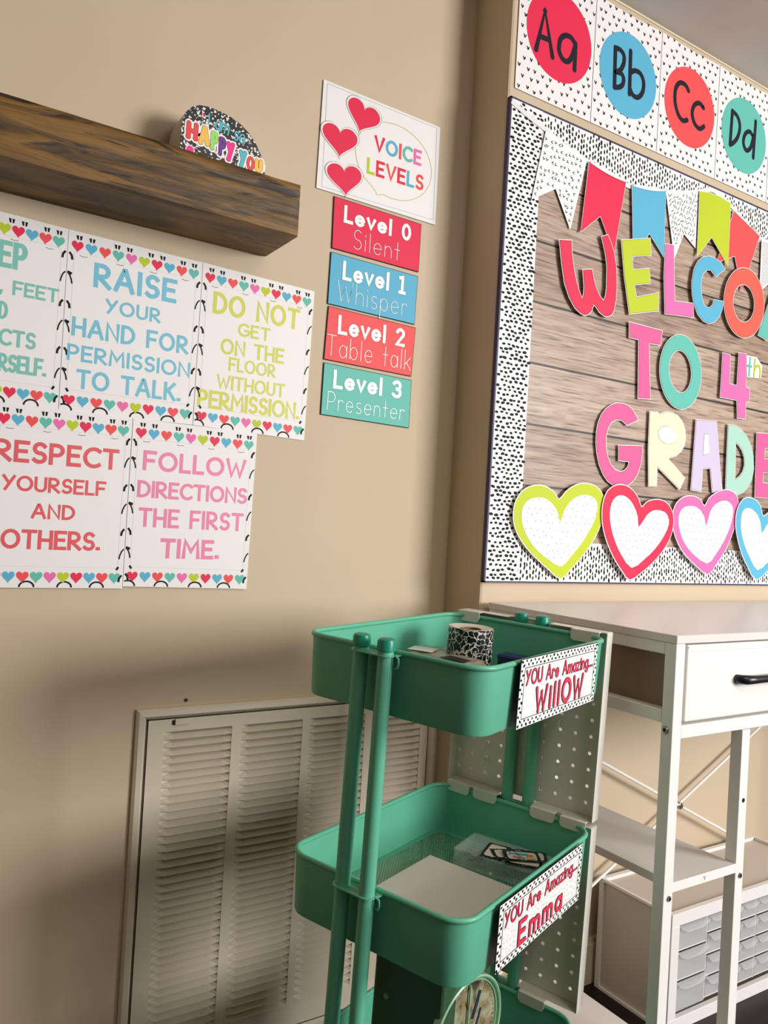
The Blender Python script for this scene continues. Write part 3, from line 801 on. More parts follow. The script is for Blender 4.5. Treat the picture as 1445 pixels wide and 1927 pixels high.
for i, (U_, l_, cn, cname) in enumerate(names):
    x0 = X0C + PW * i + (0.0006 if i else 0); x1 = X0C + PW * (i + 1)
    lab = 'white alphabet card with a %s circle reading %s%s' % (cname, U_, l_) if i < 4 else 'fifth white alphabet card, only a sliver at the right picture edge'
    root = empty('alphabet_card', V((x0 + x1) / 2, DR, CAMH + ZC0), lab, 'card', 'row of alphabet cards above the bulletin board')
    top = ZC0 + PH
    q = [(x0, ZC0), (x1, ZC0), (x1, top + 0.000)] + [(x1 + (x0 - x1) * k / 6, top - 0.004 * math.sin(math.pi * k / 6) * (1 if i % 2 else 0.6)) for k in range(1, 6)] + [(x0, top)]
    mb = MB(); slab(mb, PR, q, 0.0016, 0.0026, WHITE_P); mb.build('paper', root)
    if i < 3 or i == 3:
        mb = MB(); slab(mb, PR, [(x1 - 0.0008, ZC0), (x1, ZC0), (x1, top), (x1 - 0.0008, top)], 0.0026, 0.0031, NAVYI); mb.build('dark_edge', root)
    cc = ((x0 + x1) / 2 + (0.006 if i == 0 else 0.002), ZC0 + 0.140 if i else ZC0 + 0.146)
    mb = MB(); flat(mb, PR, disc(cc, 0.093, 56), 0.0031, C[cn]); mb.build('colour_circle', root)
    mb = MB()
    for a in range(10):
        for b in range(14):
            x = x0 + 0.010 + (a + (0.5 if b % 2 else 0) + rnd.uniform(-.16, .16)) * 0.0208; z = ZC0 + 0.010 + (b + rnd.uniform(-.2, .2)) * 0.0202
            if x > x1 - .006 or (x - cc[0]) ** 2 + (z - cc[1]) ** 2 < 0.091 ** 2: continue
            r = 0.0035
            st = [(x - r * .8, z + r), (x, z - r), (x + r * .9, z + r * .9)]
            for k, w in ((0, 0.0023), (1, 0.0023)):
                for p_ in ribbon(st[k:k + 2], w): flat(mb, PR, p_, 0.0030, NAVYI)
            if rnd.random() < 0.3:
                flat(mb, PR, disc((x + r * .5, z), r * .55, 7), 0.00302, NAVYI)
    mb.build('tiny_heart_print', root, kind='stuff')
    if i < 4:
        mb = MB()
        for ch in (U_, l_):
            for st in strokes[ch]:
                w = 0.0112
                for p_ in ribbon(st, w): flat(mb, PR, p_, 0.0035, NAVYI)
                for e_ in (st if len(st) < 6 else (st[0], st[-1])): flat(mb, PR, disc(e_, w / 2, 12), 0.0035, NAVYI)
        mb.build('letter_pair', root)

# ------------------------------------------------------------------ bulletin board
BX0, BX1, BZ0, BZ1 = 1.0085, 2.230, -0.1050, 0.8640
SW = 0.0870
bb = empty('bulletin_board', V((BX0 + BX1) / 2, DR, CAMH + BZ0), 'bulletin board with wood plank print and dashed black and white border', 'board')
PURP = mat('dark purple board edge', (54, 44, 84), 0.5)
mb = MB()
for (x0, x1, z0, z1) in ((BX0, BX0 + .004, BZ0, BZ1), (BX1 - .004, BX1, BZ0, BZ1), (BX0, BX1, BZ0, BZ0 + .003), (BX0, BX1, BZ1 - .003, BZ1)):
    mb.box(x0, x1, DR - 0.0095, DR - 0.0005, CAMH + z0, CAMH + z1, PURP)
mb.build('edge_frame', bb)
mb = MB(); BACK = backdrop_mat(CAMH + 0.7203 - (CAMH + BZ0) - 0.1257 * 6)
slab(mb, PR, [(BX0 + .004, BZ0 + .003), (BX1 - .004, BZ0 + .003), (BX1 - .004, BZ1 - .003), (BX0 + .004, BZ1 - .003)], 0.0005, 0.0065, BACK)
mb.build('plank_print_backdrop', bb)
rnd = random.Random(11)
XV = 2.06                                    # prints are only drawn where the picture can show them
def strip(x0, x1, z0, z1, horiz, lift, lab=None):
    mb = MB(); slab(mb, PR, [(x0, z0), (x1, z0), (x1, z1), (x0, z1)], 0.0066, 0.0074 + lift, WHITE_B); o = mb.build('border_strip', bb)
    mb = MB(); h = 0.0077 + lift
    if horiz: ca, cb, rw, rh = 0.0088, 0.0126, 0.0024, 0.0050
    else: ca, cb, rw, rh = 0.0128, 0.0092, 0.0047, 0.0029
    na = int((min(x1, XV) - x0) / ca); nb = int((z1 - z0) / cb)
    for a in range(na + 1):
        for b in range(nb + 1):
            x = x0 + (a + .5 + rnd.uniform(-.18, .18) + (0.5 if (not horiz and b % 2) else 0)) * ca
            z = z0 + (b + .5 + rnd.uniform(-.22, .22) + (0.5 if (horiz and a % 2) else 0)) * cb
            if x > x1 - .002 or x < x0 + .002 or z > z1 - .003 or z < z0 + .003: continue
            k = rnd.uniform(.8, 1.12)
            flat(mb, PR, disc((x, z), rh * k, 8, rw * k * rnd.uniform(.85, 1.2), rnd.uniform(-.25, .25)), h, BLACKI)
    mb.build('dash_print', o, kind='stuff')
strip(BX0 + .004, BX1 - .004, BZ1 - SW, BZ1 - .003, True, 0.0)
strip(BX0 + .004, BX1 - .004, BZ0 + .003, BZ0 + SW, True, 0.0)
strip(BX0 + .004, BX0 + .0885, BZ0 + .003, BZ1 - .003, False, 0.0010)
mb = MB(); slab(mb, PR, [(BX1 - .0885, BZ0 + .003), (BX1 - .004, BZ0 + .003), (BX1 - .004, BZ1 - .003), (BX1 - .0885, BZ1 - .003)], 0.0066, 0.0084, WHITE_B); mb.build('border_strip', bb)

# bunting
b8 = crop(950, 180, 2.919); b9 = crop(1340, 380, 7.41)
bun = empty('bunting', PR.p(1.3, 0.55, 0.012), 'bunting of swallow tailed paper pennants on white ribbon across the board', 'bunting')
LV = 0.0105
def pennant(pts, f, material, lift, pat=None, lab=None, fold=True):
    q = PR.pxs(pts, f); n = len(q)
    mb = MB(); slab(mb, PR, q, lift, lift + 0.0006, WHITE_B)
    qi = offset_poly(q, -0.0011)
    if material is not WHITE_B: flat(mb, PR, qi, lift + 0.0009, material)
    o = mb.build('pennant', bun, label=lab)
    if pat:
        m2 = MB(); r = random.Random(len(pts) + int(pts[0][0]))
        xs = [a for a, b in q]; zs = [b for a, b in q]
        def inside(x, z):
            c = False
            for i in range(n):
                (x1, z1), (x2, z2) = q[i - 1], q[i]
                if (z1 > z) != (z2 > z) and x < (x2 - x1) * (z - z1) / (z2 - z1) + x1: c = not c
            return c
        st = {'v': 0.0122, 'dash': 0.0096, 'row': 0.0042}[pat]; z = min(zs); j = 0
        while z < max(zs):
            x = min(xs) + (st / 2 if j % 2 else 0)
            while x < max(xs):
                xx = x + r.uniform(-.25, .25) * st * (0.2 if pat == 'row' else 1); zz = z + r.uniform(-.25, .25) * st * (0.2 if pat == 'row' else 1)
                if inside(xx, zz) and all(inside(xx + a, zz + b) for a, b in ((.004, 0), (-.004, 0), (0, .005), (0, -.005))):
                    if pat == 'v':
                        t = r.uniform(0, 6.28) if r.random() < .25 else r.choice((0, .5, 3.1, 1.2)); L = 0.0060
                        pp = [(xx + L * math.cos(t + .5), zz + L * math.sin(t + .5)), (xx, zz), (xx + L * math.cos(t - .5), zz + L * math.sin(t - .5))]
                        for g_ in ribbon(pp[:2], 0.0016) + ribbon(pp[1:], 0.0016): flat(m2, PR, g_, lift + 0.0009, BLACKI)
                    elif pat == 'dash':
                        t = r.choice((.9, -.9, 1.5, .6)); L = 0.0046
                        for g_ in ribbon([(xx - L * math.cos(t), zz - L * math.sin(t)), (xx + L * math.cos(t), zz + L * math.sin(t))], 0.0016): flat(m2, PR, g_, lift + 0.0009, BLACKI)
                    else:
                        for g_ in ribbon([(xx, zz - .0012), (xx + .0003, zz + .0012)], 0.0013): flat(m2, PR, g_, lift + 0.0009, NAVYI)
                x += st
            z += st * (1.25 if pat != 'row' else 1.0); j += 1
        m2.build('mark_print', o, kind='stuff')
    if fold:                                        # the folded tab over the ribbon, a shallow white loop
        a, b = Vector(q[0]), Vector(q[1]); m3 = MB(); k = 10
        vs = []
        for i in range(k + 1):
            t = i / k; p_ = a.lerp(b, 0.04 + 0.92 * t); sag = 0.0045 * math.sin(math.pi * t)
            vs += [PR.p(p_.x, p_.y, lift + 0.0016 + sag * .6), PR.p(p_.x, p_.y - 0.0035 - sag, lift + 0.0016 + sag * .3)]
        m3.add(vs, [(2 * i, 2 * i + 1, 2 * i + 3, 2 * i + 2) for i in range(k)], WHITE_B, True)
        m3.build('ribbon_fold', o)
pennant([(205, 200), (430, 365), (338, 745), (258, 522), (125, 580)], b8, WHITE_B, LV, 'v', 'white pennant with black tick marks', False)
pennant([(435, 370), (640, 482), (572, 880), (497, 675), (388, 762)], b8, C['crimson'], LV + .003, None, 'crimson pennant')
pennant([(672, 498), (860, 528), (848, 898), (768, 768), (678, 908)], b8, C['blue'], LV + .002, None, 'sky blue pennant')
pennant([(864, 543), (1040, 533), (1025, 845), (962, 768), (908, 905)], b8, WHITE_B, LV, 'dash', 'white pennant with black dashes', False)
pennant([(1040, 533), (1090, 540), (1150, 562), (1213, 600), (1197, 948), (1107, 790), (1025, 895)], b8, C['lime'], LV + .0035, None, 'lime green pennant', False)
pennant([(240, 140), (603, 495), (345, 1268), (250, 780), (-10, 870)], b9, C['coral'], LV + .0015, None, 'coral pennant', False)
pennant([(632, 530), (905, 640), (860, 1500), (735, 1155), (600, 1270)], b9, WHITE_B, LV + .0005, 'row', 'white pennant with rows of tiny dashes', False)
mb = MB()
rp = smooth_open(PR.pxs([(20, 40), (110, 120), (205, 195), (320, 290), (430, 365), (540, 430), (640, 492), (672, 506), (760, 525), (860, 536), (950, 540), (1040, 536), (1115, 524), (1165, 560), (1213, 600), (1290, 690), (1375, 785), (1500, 840)], b8), 4)
for s_, a_ in enumerate(ribbon(rp, 0.0105)): flat(mb, PR, a_, 0.0098, mat('white satin ribbon', (236, 234, 236), 0.3))
mb.build('ribbon', bun)

# cut-out letters
def cutout(name, pts, f, cname, holes=(), white_holes=(), lift=0.006, lab='', grp='cut out letters of the board greeting', cat='letter', border=0.0022, sm=0):
    q = PR.pxs(pts, f); hs_ = [PR.pxs(h, f) for h in holes]; wh = [PR.pxs(h, f) for h in white_holes]
    if sm: q = smooth_closed(q, sm); hs_ = [smooth_closed(h, sm) for h in hs_]; wh = [smooth_closed(h, sm) for h in wh]
    L = 0.0075 + lift
    root = empty(name, base_of(PR, q, L), lab, cat, grp)
    mb = MB(); slab(mb, PR, offset_poly(q, border), L, L + .0006, WHITE_B, [offset_poly(h, -border) for h in hs_]); mb.build('white_backing', root)
    mb = MB(); flat(mb, PR, offset_poly(q, 0.0007), L + .0009, BLACKI, [offset_poly(h, -0.0007) for h in hs_])
    mb.build('outline_print', root)
    mb = MB(); flat(mb, PR, q, L + .0012, C[cname], hs_)
    for h in wh:
        flat(mb, PR, offset_poly(h, 0.0007), L + .0014, BLACKI); flat(mb, PR, h, L + .0016, WHITE_B)
    mb.build('colour_face', root)
    return root
def ell(cx, cy, ax, ay, sh=0.0, n=40): return [(cx + ax * math.cos(2 * math.pi * i / n) + sh * math.sin(2 * math.pi * i / n), cy + ay * math.sin(2 * math.pi * i / n)) for i in range(n)]
cutout('cutout_letter', [(272, 805), (335, 808), (338, 880), (348, 960), (362, 1030), (378, 1085), (395, 1128), (404, 1100), (407, 1060), (400, 968), (448, 965), (458, 1020), (472, 1070), (490, 1110), (512, 1138), (524, 1110), (530, 1060), (532, 950), (524, 880), (503, 787), (535, 778), (552, 820), (568, 870), (580, 950), (583, 1050), (578, 1130), (568, 1185), (555, 1210), (535, 1219), (515, 1215), (490, 1195), (470, 1165), (458, 1150), (445, 1188), (430, 1205), (410, 1212), (385, 1200), (355, 1170), (325, 1115), (300, 1040), (284, 930)],
       b8, 'crimson', lift=.0075, lab='crimson paper letter W starting WELCOME')
cutout('cutout_letter', [(612, 806), (768, 796), (772, 884), (668, 888), (672, 968), (762, 961), (768, 1035), (681, 1045), (691, 1117), (813, 1093), (812, 1186), (655, 1204), (628, 1000)],
       b8, 'lime', lift=.0070, lab='lime green paper letter E of WELCOME')
cutout('cutout_letter', [(855, 825), (898, 833), (900, 1000), (903, 1138), (1005, 1150), (1006, 1222), (852, 1202), (847, 1000)],
       b8, 'pink', lift=.0064, lab='pink paper letter L of WELCOME')
cutout('cutout_letter', [(1174, 960), (1150, 925), (1120, 902), (1090, 893), (1060, 897), (1030, 920), (1008, 965), (997, 1030), (998, 1095), (1008, 1150), (1028, 1205), (1058, 1242), (1090, 1256), (1120, 1246), (1145, 1218), (1160, 1180), (1168, 1140), (1118, 1130), (1110, 1158), (1095, 1174), (1078, 1174), (1060, 1155), (1048, 1110), (1044, 1060), (1048, 1010), (1060, 978), (1080, 962), (1100, 964), (1128, 1000)],
       b8, 'blue', lift=.0078, lab='sky blue paper letter C of WELCOME')
cutout('cutout_letter', ell(361, 1425, 276, 480, 12), b9, 'orange', [ell(356, 1432, 152, 268, 10)], lift=.0085, lab='orange coral paper letter O of WELCOME')
cutout('cutout_letter', [(1447, 541), (1462, 541), (1474, 600), (1488, 553), (1504, 556), (1506, 670), (1490, 665), (1487, 612), (1477, 652), (1467, 648), (1459, 592), (1434, 642), (1417, 632)],
       lambda x, y: (x, y), 'teal', lift=.0065, lab='teal paper letter at the right picture edge after the orange O')
g4 = crop(1020, 580, 3.4)
cutout('cutout_letter', [(530, 98), (738, 152), (726, 238), (652, 228), (655, 400), (662, 581), (586, 578), (590, 205), (530, 190)], g4, 'hotpink', lift=.005, lab='hot pink paper letter T of TO')
cutout('cutout_letter', ell(853, 412, 131, 234, 8), g4, 'teal', [ell(851, 410, 73, 138, 8)], lift=.006, lab='teal paper letter O of TO')
cutout('cutout_number', [(1125, 293), (1170, 305), (1165, 490), (1215, 502), (1228, 293), (1272, 300), (1268, 512), (1295, 520), (1290, 600), (1270, 596), (1266, 708), (1218, 704), (1215, 590), (1108, 570), (1117, 440)], g4, 'pink', lift=.006, lab='pink paper number 4', cat='number')
q = PR.pxs([(1281, 306), (1345, 318), (1380, 375), (1372, 454), (1281, 446)], g4)
th_ = empty('cutout_suffix', base_of(PR, q, .012), 'small white paper piece with teal t and lime h beside the 4', 'letter')
mb = MB(); slab(mb, PR, q, .0118, .0124, WHITE_B); mb.build('white_backing', th_)
mb = MB(); slab_t = ribbon(PR.pxs([(1303, 320), (1294, 440)], g4), .0042) + ribbon(PR.pxs([(1283, 372), (1312, 378)], g4), .0038)
for w_, h_, m_ in ((.0012, .0126, BLACKI), (0, .0128, C['teal'])):
    for pth in (PR.pxs([(1303, 318), (1294, 440)], g4), PR.pxs([(1284, 372), (1312, 378)], g4)):
        for r in ribbon(pth, .0046 + w_, ext=w_ / 2): flat(mb, PR, r, h_, m_)
mb.build('letter_t', th_)
mb = MB()
for w_, h_, m_ in ((.0012, .0126, BLACKI), (0, .0128, C['lime'])):
    for pth in (PR.pxs([(1334, 328), (1325, 445)], g4), smooth_open(PR.pxs([(1330, 400), (1342, 378), (1358, 376), (1366, 400), (1364, 450)], g4))):
        for r in ribbon(pth, .0050 + w_, ext=w_ / 2): flat(mb, PR, r, h_, m_)
mb.build('letter_h', th_)
cutout('cutout_letter', [(582, 716), (550, 655), (522, 630), (490, 616), (450, 613), (415, 624), (380, 650), (350, 690), (330, 740), (320, 800), (318, 870), (324, 935), (338, 1000), (362, 1060), (392, 1105), (430, 1132), (480, 1141), (520, 1130), (555, 1100), (580, 1060), (600, 1000), (608, 940), (611, 886), (462, 882), (462, 973), (531, 980), (520, 1018), (500, 1042), (470, 1050), (438, 1038), (410, 1005), (388, 950), (378, 890), (379, 820), (392, 765), (415, 728), (445, 712), (480, 716), (515, 748)],
       g4, 'hotpink', lift=.005, lab='hot pink paper letter G of GRADE')
cutout('cutout_letter', [(660, 665), (712, 672), (715, 682), (760, 669), (800, 674), (835, 692), (865, 730), (882, 780), (886, 830), (878, 878), (858, 915), (825, 943), (772, 961), (880, 1088), (848, 1156), (705, 1012), (700, 1136), (652, 1136), (650, 900)],
       g4, 'cream', (), [[(708, 790), (735, 763), (765, 757), (795, 766), (820, 792), (829, 822), (822, 852), (800, 870), (772, 872), (740, 858), (715, 832)]], lift=.0055, lab='cream paper letter R of GRADE')
cutout('cutout_letter', [(955, 718), (1083, 730), (1095, 880), (1103, 1000), (1120, 1168), (1058, 1173), (1045, 1022), (995, 1025), (985, 1171), (922, 1160), (938, 950)],
       g4, 'lilac', (), [[(1005, 808), (1032, 808), (1038, 932), (997, 940)]], lift=.0055, lab='lilac paper letter A of GRADE')
cutout('cutout_letter', [(1160, 750), (1205, 757), (1240, 780), (1275, 822), (1302, 880), (1317, 950), (1320, 1030), (1308, 1095), (1285, 1142), (1250, 1178), (1212, 1194), (1142, 1184), (1150, 950)],
       g4, 'mint', [[(1205, 858), (1228, 878), (1248, 910), (1262, 955), (1264, 1005), (1252, 1048), (1232, 1078), (1201, 1100), (1203, 980)]], lift=.0058, lab='pale mint paper letter D of GRADE')
cutout('cutout_letter', [(1345, 803), (1520, 812), (1520, 900), (1395, 893), (1390, 968), (1500, 975), (1498, 1058), (1385, 1050), (1380, 1120), (1520, 1132), (1520, 1222), (1332, 1206)],
       g4, 'hotpink', lift=.005, lab='hot pink paper letter E ending GRADE at the picture edge')

# big hearts
h2 = crop(890, 880, 2.604)
HP = [
 ('lime', 'lime green', [(393, 158), (372, 125), (340, 100), (305, 88), (265, 91), (230, 105), (200, 135), (180, 175), (172, 225), (176, 275), (192, 320), (215, 360), (250, 405), (300, 455), (350, 500), (402, 540), (450, 493), (500, 438), (550, 370), (585, 305), (605, 245), (613, 190), (607, 140), (590, 108), (560, 87), (525, 79), (490, 82), (455, 98), (425, 122)],
  [(397, 265), (388, 225), (370, 190), (345, 163), (315, 148), (280, 146), (245, 158), (220, 185), (210, 225), (213, 268), (228, 315), (252, 360), (290, 407), (340, 447), (402, 482), (450, 433), (500, 372), (545, 300), (572, 240), (580, 190), (573, 160), (553, 142), (520, 133), (485, 140), (450, 163), (420, 205)], 0.0),
 ('crimson', 'crimson', [(790, 195), (775, 155), (755, 122), (725, 95), (690, 85), (655, 92), (625, 115), (607, 155), (598, 210), (600, 270), (612, 330), (635, 395), (665, 455), (698, 505), (732, 545), (785, 512), (840, 465), (890, 408), (925, 350), (943, 290), (945, 240), (932, 198), (908, 170), (875, 157), (840, 160), (812, 172)],
  [(775, 290), (770, 240), (757, 200), (735, 162), (705, 138), (675, 137), (650, 158), (637, 195), (634, 245), (642, 300), (660, 360), (690, 425), (740, 488), (800, 448), (855, 395), (900, 330), (922, 275), (918, 238), (900, 216), (870, 207), (840, 212), (812, 235)], 0.004),
 ('pink', 'pink', [(1103, 190), (1085, 160), (1060, 144), (1030, 140), (1000, 146), (970, 170), (952, 210), (947, 260), (955, 315), (975, 370), (1010, 425), (1060, 475), (1120, 520), (1160, 470), (1200, 410), (1230, 345), (1252, 280), (1266, 215), (1267, 165), (1255, 130), (1225, 112), (1190, 112), (1155, 128), (1125, 152)],
  [(1110, 285), (1102, 245), (1085, 212), (1060, 192), (1028, 187), (1000, 195), (981, 220), (975, 260), (982, 310), (1003, 365), (1045, 420), (1115, 468), (1155, 425), (1195, 362), (1225, 295), (1240, 235), (1240, 192), (1220, 167), (1190, 162), (1155, 180), (1130, 215)], 0.001),
 ('blue', 'sky blue', [(1383, 240), (1372, 195), (1350, 162), (1320, 148), (1290, 153), (1265, 185), (1252, 230), (1250, 285), (1260, 350), (1280, 420), (1310, 485), (1350, 545), (1410, 495), (1465, 435), (1515, 365), (1548, 295), (1556, 240), (1540, 208), (1505, 194), (1460, 196), (1420, 210)],
  [(1375, 320), (1370, 275), (1355, 232), (1330, 205), (1302, 197), (1282, 215), (1273, 255), (1275, 310), (1290, 375), (1318, 440), (1355, 500), (1410, 455), (1460, 395), (1500, 325), (1512, 280), (1500, 250), (1470, 242), (1430, 252), (1400, 280)], 0.005),
]
rnd = random.Random(5)
for cn, nm, out, inn, lf in HP:
    q = smooth_closed(PR.pxs(out, h2), 2); qi = smooth_closed(PR.pxs(inn, h2), 2); L = 0.0160 + lf
    root = empty('paper_heart', base_of(PR, q, L), 'big paper heart with %s rim and dotted white middle on the board edge' % nm, 'heart', 'paper hearts along the bottom of the board')
    mb = MB(); slab(mb, PR, offset_poly(q, .0020), L, L + .0008, WHITE_B); mb.build('white_backing', root)
    mb = MB(); flat(mb, PR, q, L + .0011, C[cn]); mb.build('colour_rim', root)
    mb = MB(); flat(mb, PR, qi, L + .0014, WHITE_B)
    xs = [a for a, b in qi]; zs = [b for a, b in qi]; n = len(qi)
    def inside(x, z):
        c = False
        for i in range(n):
            (x1, z1), (x2, z2) = qi[i - 1], qi[i]
            if (z1 > z) != (z2 > z) and x < (x2 - x1) * (z - z1) / (z2 - z1) + x1: c = not c
        return c
    z = min(zs); k = 0
    while z < max(zs):
        x = min(xs) + (0.009 if k % 2 else 0)
        while x < max(xs):
            xx, zz = x + rnd.uniform(-.004, .004), z + rnd.uniform(-.004, .004)
            if inside(xx, zz): flat(mb, PR, disc((xx, zz), .0011, 6), L + .0017, BLACKI)
            x += .018
        z += .015; k += 1
    mb.build('dotted_middle', root)

# ------------------------------------------------------------------ white console table
TX0, TX1, TY0, TY1 = 1.0205, 2.225, 0.763, 1.200
tb = empty('console_table', V(1.6, 1.0, 0), 'white console table with metal frame against the right wall', 'table')
def Z(v): return CAMH + v
mb = MB(); mb.bbox(TX0 - .001, TX1, TY0 - .001, TY1, Z(-.1563), Z(-.1437), WLAM, .0008, 1); mb.build('tabletop', tb)
BLW = 0.0205
def leg(x, y, w=.0215, z1=-.1566, name='leg'):
    m = MB(); m.bbox(x, x + w, y, y + BLW, 0.0, Z(z1), WMET, .0012, 2); return m.build(name, tb)
l1 = leg(TX0, TY0); leg(TX0, TY1 - .022); leg(TX1 - .0215, TY0); leg(TX1 - .0215, TY1 - .022)
l2 = leg(1.2005, TY0 + .001, z1=-.3025, name='middle_leg'); leg(1.2005, TY1 - .022, z1=-.3025, name='middle_leg')
def bolt(x, y, z, axis, par, r=.0052):
    m = MB(); m.lathe([(0, .0006), (r * .42, .0006), (r * .45, .0022), (r * .85, .0020), (r, .0006), (r, -.0004)], STEEL, (x, y, z), 18, axis)
    m.lathe([(0, .0010), (r * .40, .0009)], BLACKI, (x, y, z), 10, axis); return m.build('bolt', par)
bolt(TX0, .7755, Z(-.2885), 'X', l1, .0062); bolt(1.0325, TY0, Z(-.5404), 'Y', l1, .0045); bolt(1.2125, TY0 + .001, Z(-.5399), 'Y', l2, .0045)
m = MB(); m.lathe([(0, .0003), (.0038, .0003)], BLACKI, (1.2120, TY0 + .001, Z(-.4178)), 14, 'Y'); m.build('bolt_hole', l2)
for (x0, x1, y0, y1, z0, z1, nm) in (
    (TX0, TX0 + .020, TY0 + BLW, TY1 - .022, -.1750, -.1566, 'side_rail'), (TX0, TX0 + .020, TY0 + BLW, TY1 - .022, -.2791, -.2596, 'side_rail'),
    (TX1 - .020, TX1, TY0 + BLW, TY1 - .022, -.1750, -.1566, 'side_rail'), (TX1 - .020, TX1, TY0 + BLW, TY1 - .022, -.2791, -.2596, 'side_rail'),
    (TX0 + .0215, TX1 - .0215, TY0 + .0005, TY0 + BLW, -.3015, -.2812, 'front_rail'),
    (TX0 + .0215, TX1 - .0215, TY1 - .020, TY1 - .002, -.1750, -.1566, 'back_rail'), (TX0 + .0215, TX1 - .0215, TY1 - .020, TY1 - .002, -.3015, -.2812, 'back_rail')):
    m = MB(); m.bbox(x0, x1, y0, y1, Z(z0), Z(z1), WMET, .0010, 1); m.build(nm, tb)
FAB = mat('white leatherette', (240, 238, 232), 0.5, noise=.01, scale=30, bump=.15, bscale=500)
FABS = mat('grey brown fabric drawer side', (150, 128, 110), 0.85, noise=.08, scale=60)
m = MB(); m.bbox(1.052, 1.418, TY0 + .022, TY1 - .05, Z(-.272), Z(-.166), FABS, .003, 1)
dr = m.build('drawer', tb)
m = MB(); m.bbox(1.0455, 1.421, TY0 - .0015, TY0 + .0215, Z(-.2765), Z(-.1590), FAB, .0035, 3); m.build('drawer_front', dr)
m = MB()
for i in range(46):
    x = 1.0525 + i * .0080
    m.box(x, x + .0016, TY0 - .0021, TY0 - .0012, Z(-.1695), Z(-.1688), mat('cream thread', (196, 190, 178), .8))
m.box(1.047, 1.4195, TY0 - .0024, TY0 - .0012, Z(-.1630), Z(-.1612), FAB)
m.build('stitching', dr, kind='stuff')
BLK = mat('black metal handle', (18, 20, 26), 0.32)
m = MB(); hp_ = [(1.172, TY0 - .0005), (1.1735, TY0 - .010), (1.180, TY0 - .0155), (1.195, TY0 - .0175), (1.235, TY0 - .0180), (1.275, TY0 - .0175), (1.290, TY0 - .0155), (1.2965, TY0 - .010), (1.298, TY0 - .0005)]
m.tube([(x, y, Z(-.2165)) for x, y in hp_], [.0070, .0074, .0076, .0070, .0064, .0070, .0076, .0074, .0070], BLK, 12); m.build('handle', dr)
m = MB(); m.bbox(1.431, 1.81, TY0 - .0015, TY0 + .0215, Z(-.2765), Z(-.1590), FAB, .0035, 3); m.build('drawer', tb)
for zz in (-.519, -.885):
    m = MB(); m.bbox(TX0 + .0218, 1.1995, TY0 + .002, 1.165, Z(zz - .0135), Z(zz), WLAM, .0008, 1); sh_ = m.build('side_shelf', tb)
    m = MB(); m.box(TX0 + .0218, 1.1998, TY0 + .0006, TY0 + .0022, Z(zz - .0142), Z(zz + .0006), WMET)
    if zz > -.6:
        for k in ((0, 0), (.0022, .0014), (-.0016, .0022), (.0010, -.0018)):
            m.box(1.118 + k[0], 1.1192 + k[0], TY0 + .0002, TY0 + .0007, Z(zz - .0075 + k[1]), Z(zz - .0062 + k[1]), BLACKI)
    m.build('shelf_lip', sh_)
for a, b in (((1.05, -.345), (2.20, -.905)), ((1.05, -.905), (2.20, -.345))):
    m = MB(); yb = 1.184 if a[1] > b[1] else 1.190
    m.tube([(a[0], yb, Z(a[1])), (b[0], yb, Z(b[1]))], .0036, WMET, 10); m.build('cross_rod', tb)
m = MB(); m.lathe([(0, .0075), (.0045, .0070), (.0065, .004), (.008, .0035), (.008, -.004)], STEEL, (1.625, 1.184, Z(-.625)), 12, 'Y'); m.build('cross_clamp', tb)

# ------------------------------------------------------------------ small parts cabinet under the table
CX0, CX1, CY0, CY1, CT = 1.3730, 1.9350, 1.003, 1.193, Z(-.7475)
cab = empty('parts_drawer_cabinet', V(1.65, 1.1, 0), 'white plastic cabinet of small clear drawers on the floor under the table', 'cabinet')
WPL = mat('white plastic cabinet shell', (236, 232, 230), 0.4)
WPL2 = mat('beige tinted plastic panel', (206, 194, 182), 0.5)
m = MB()
m.box(CX0 + .006, CX0 + .009, CY0 + .004, CY1 - .002, .004, CT - .006, WPL2); m.box(CX1 - .009, CX1 - .006, CY0 + .004, CY1 - .002, .004, CT - .006, WPL2)
m.box(CX0 + .006, CX1 - .006, CY0 + .004, CY1 - .002, CT - .010, CT - .007, WPL2); m.box(CX0 + .006, CX1 - .006, CY0 + .004, CY1 - .002, .002, .006, WPL2)
m.box(CX0 + .006, CX1 - .006, CY1 - .006, CY1 - .003, .004, CT - .008, WPL2)
m.build('shell_panels', cab)
def rim(y0, y1, t, bw, name):
    m = MB()
    m.bbox(CX0, CX1, y0, y1, CT - bw, CT, WPL, .0008, 1); m.bbox(CX0, CX1, y0, y1, 0.0, bw, WPL, .0008, 1)
    m.bbox(CX0, CX0 + bw, y0, y1, bw, CT - bw, WPL, .0008, 1); m.bbox(CX1 - bw, CX1, y0, y1, bw, CT - bw, WPL, .0008, 1); return m.build(name, cab)
rim(CY0, CY0 + .012, 0, .0255, 'front_frame'); rim(CY1 - .012, CY1, 0, .0130, 'back_frame')
for zz in (0.0, CT - .006):
    for xx in (CX0, CX1 - .006):
        m = MB(); m.box(xx, xx + .006, CY0 + .012, CY1 - .012, zz, zz + .006, WPL); m.build('edge_rail', cab)
for zz in (-.7759, -.9479):
    m = MB(); m.lathe([(0, -.0002), (.0028, -.0002)], BLACKI, (CX0, 1.186, Z(zz)), 10, 'X'); m.build('screw_hole', cab)
def clear_mat():
    g = NT('cloudy clear plastic', 0.28); g.b.inputs['Base Color'].default_value = lin((232, 232, 234))
    tr = g.n('BsdfTransparent'); mx = g.n('MixShader'); mx.inputs[0].default_value = 0.36
    tr.inputs[0].default_value = (.97, .97, .98, 1)
    out = [n for n in g.t.nodes if n.type == 'OUTPUT_MATERIAL'][0]
    g.l(tr.outputs[0], mx.inputs[1]); g.l(g.b.outputs[0], mx.inputs[2]); g.l(mx.outputs[0], out.inputs[0]); return g.m
CLR = clear_mat()
CIN = mat('pale plastic inside', (206, 198, 192), .6)
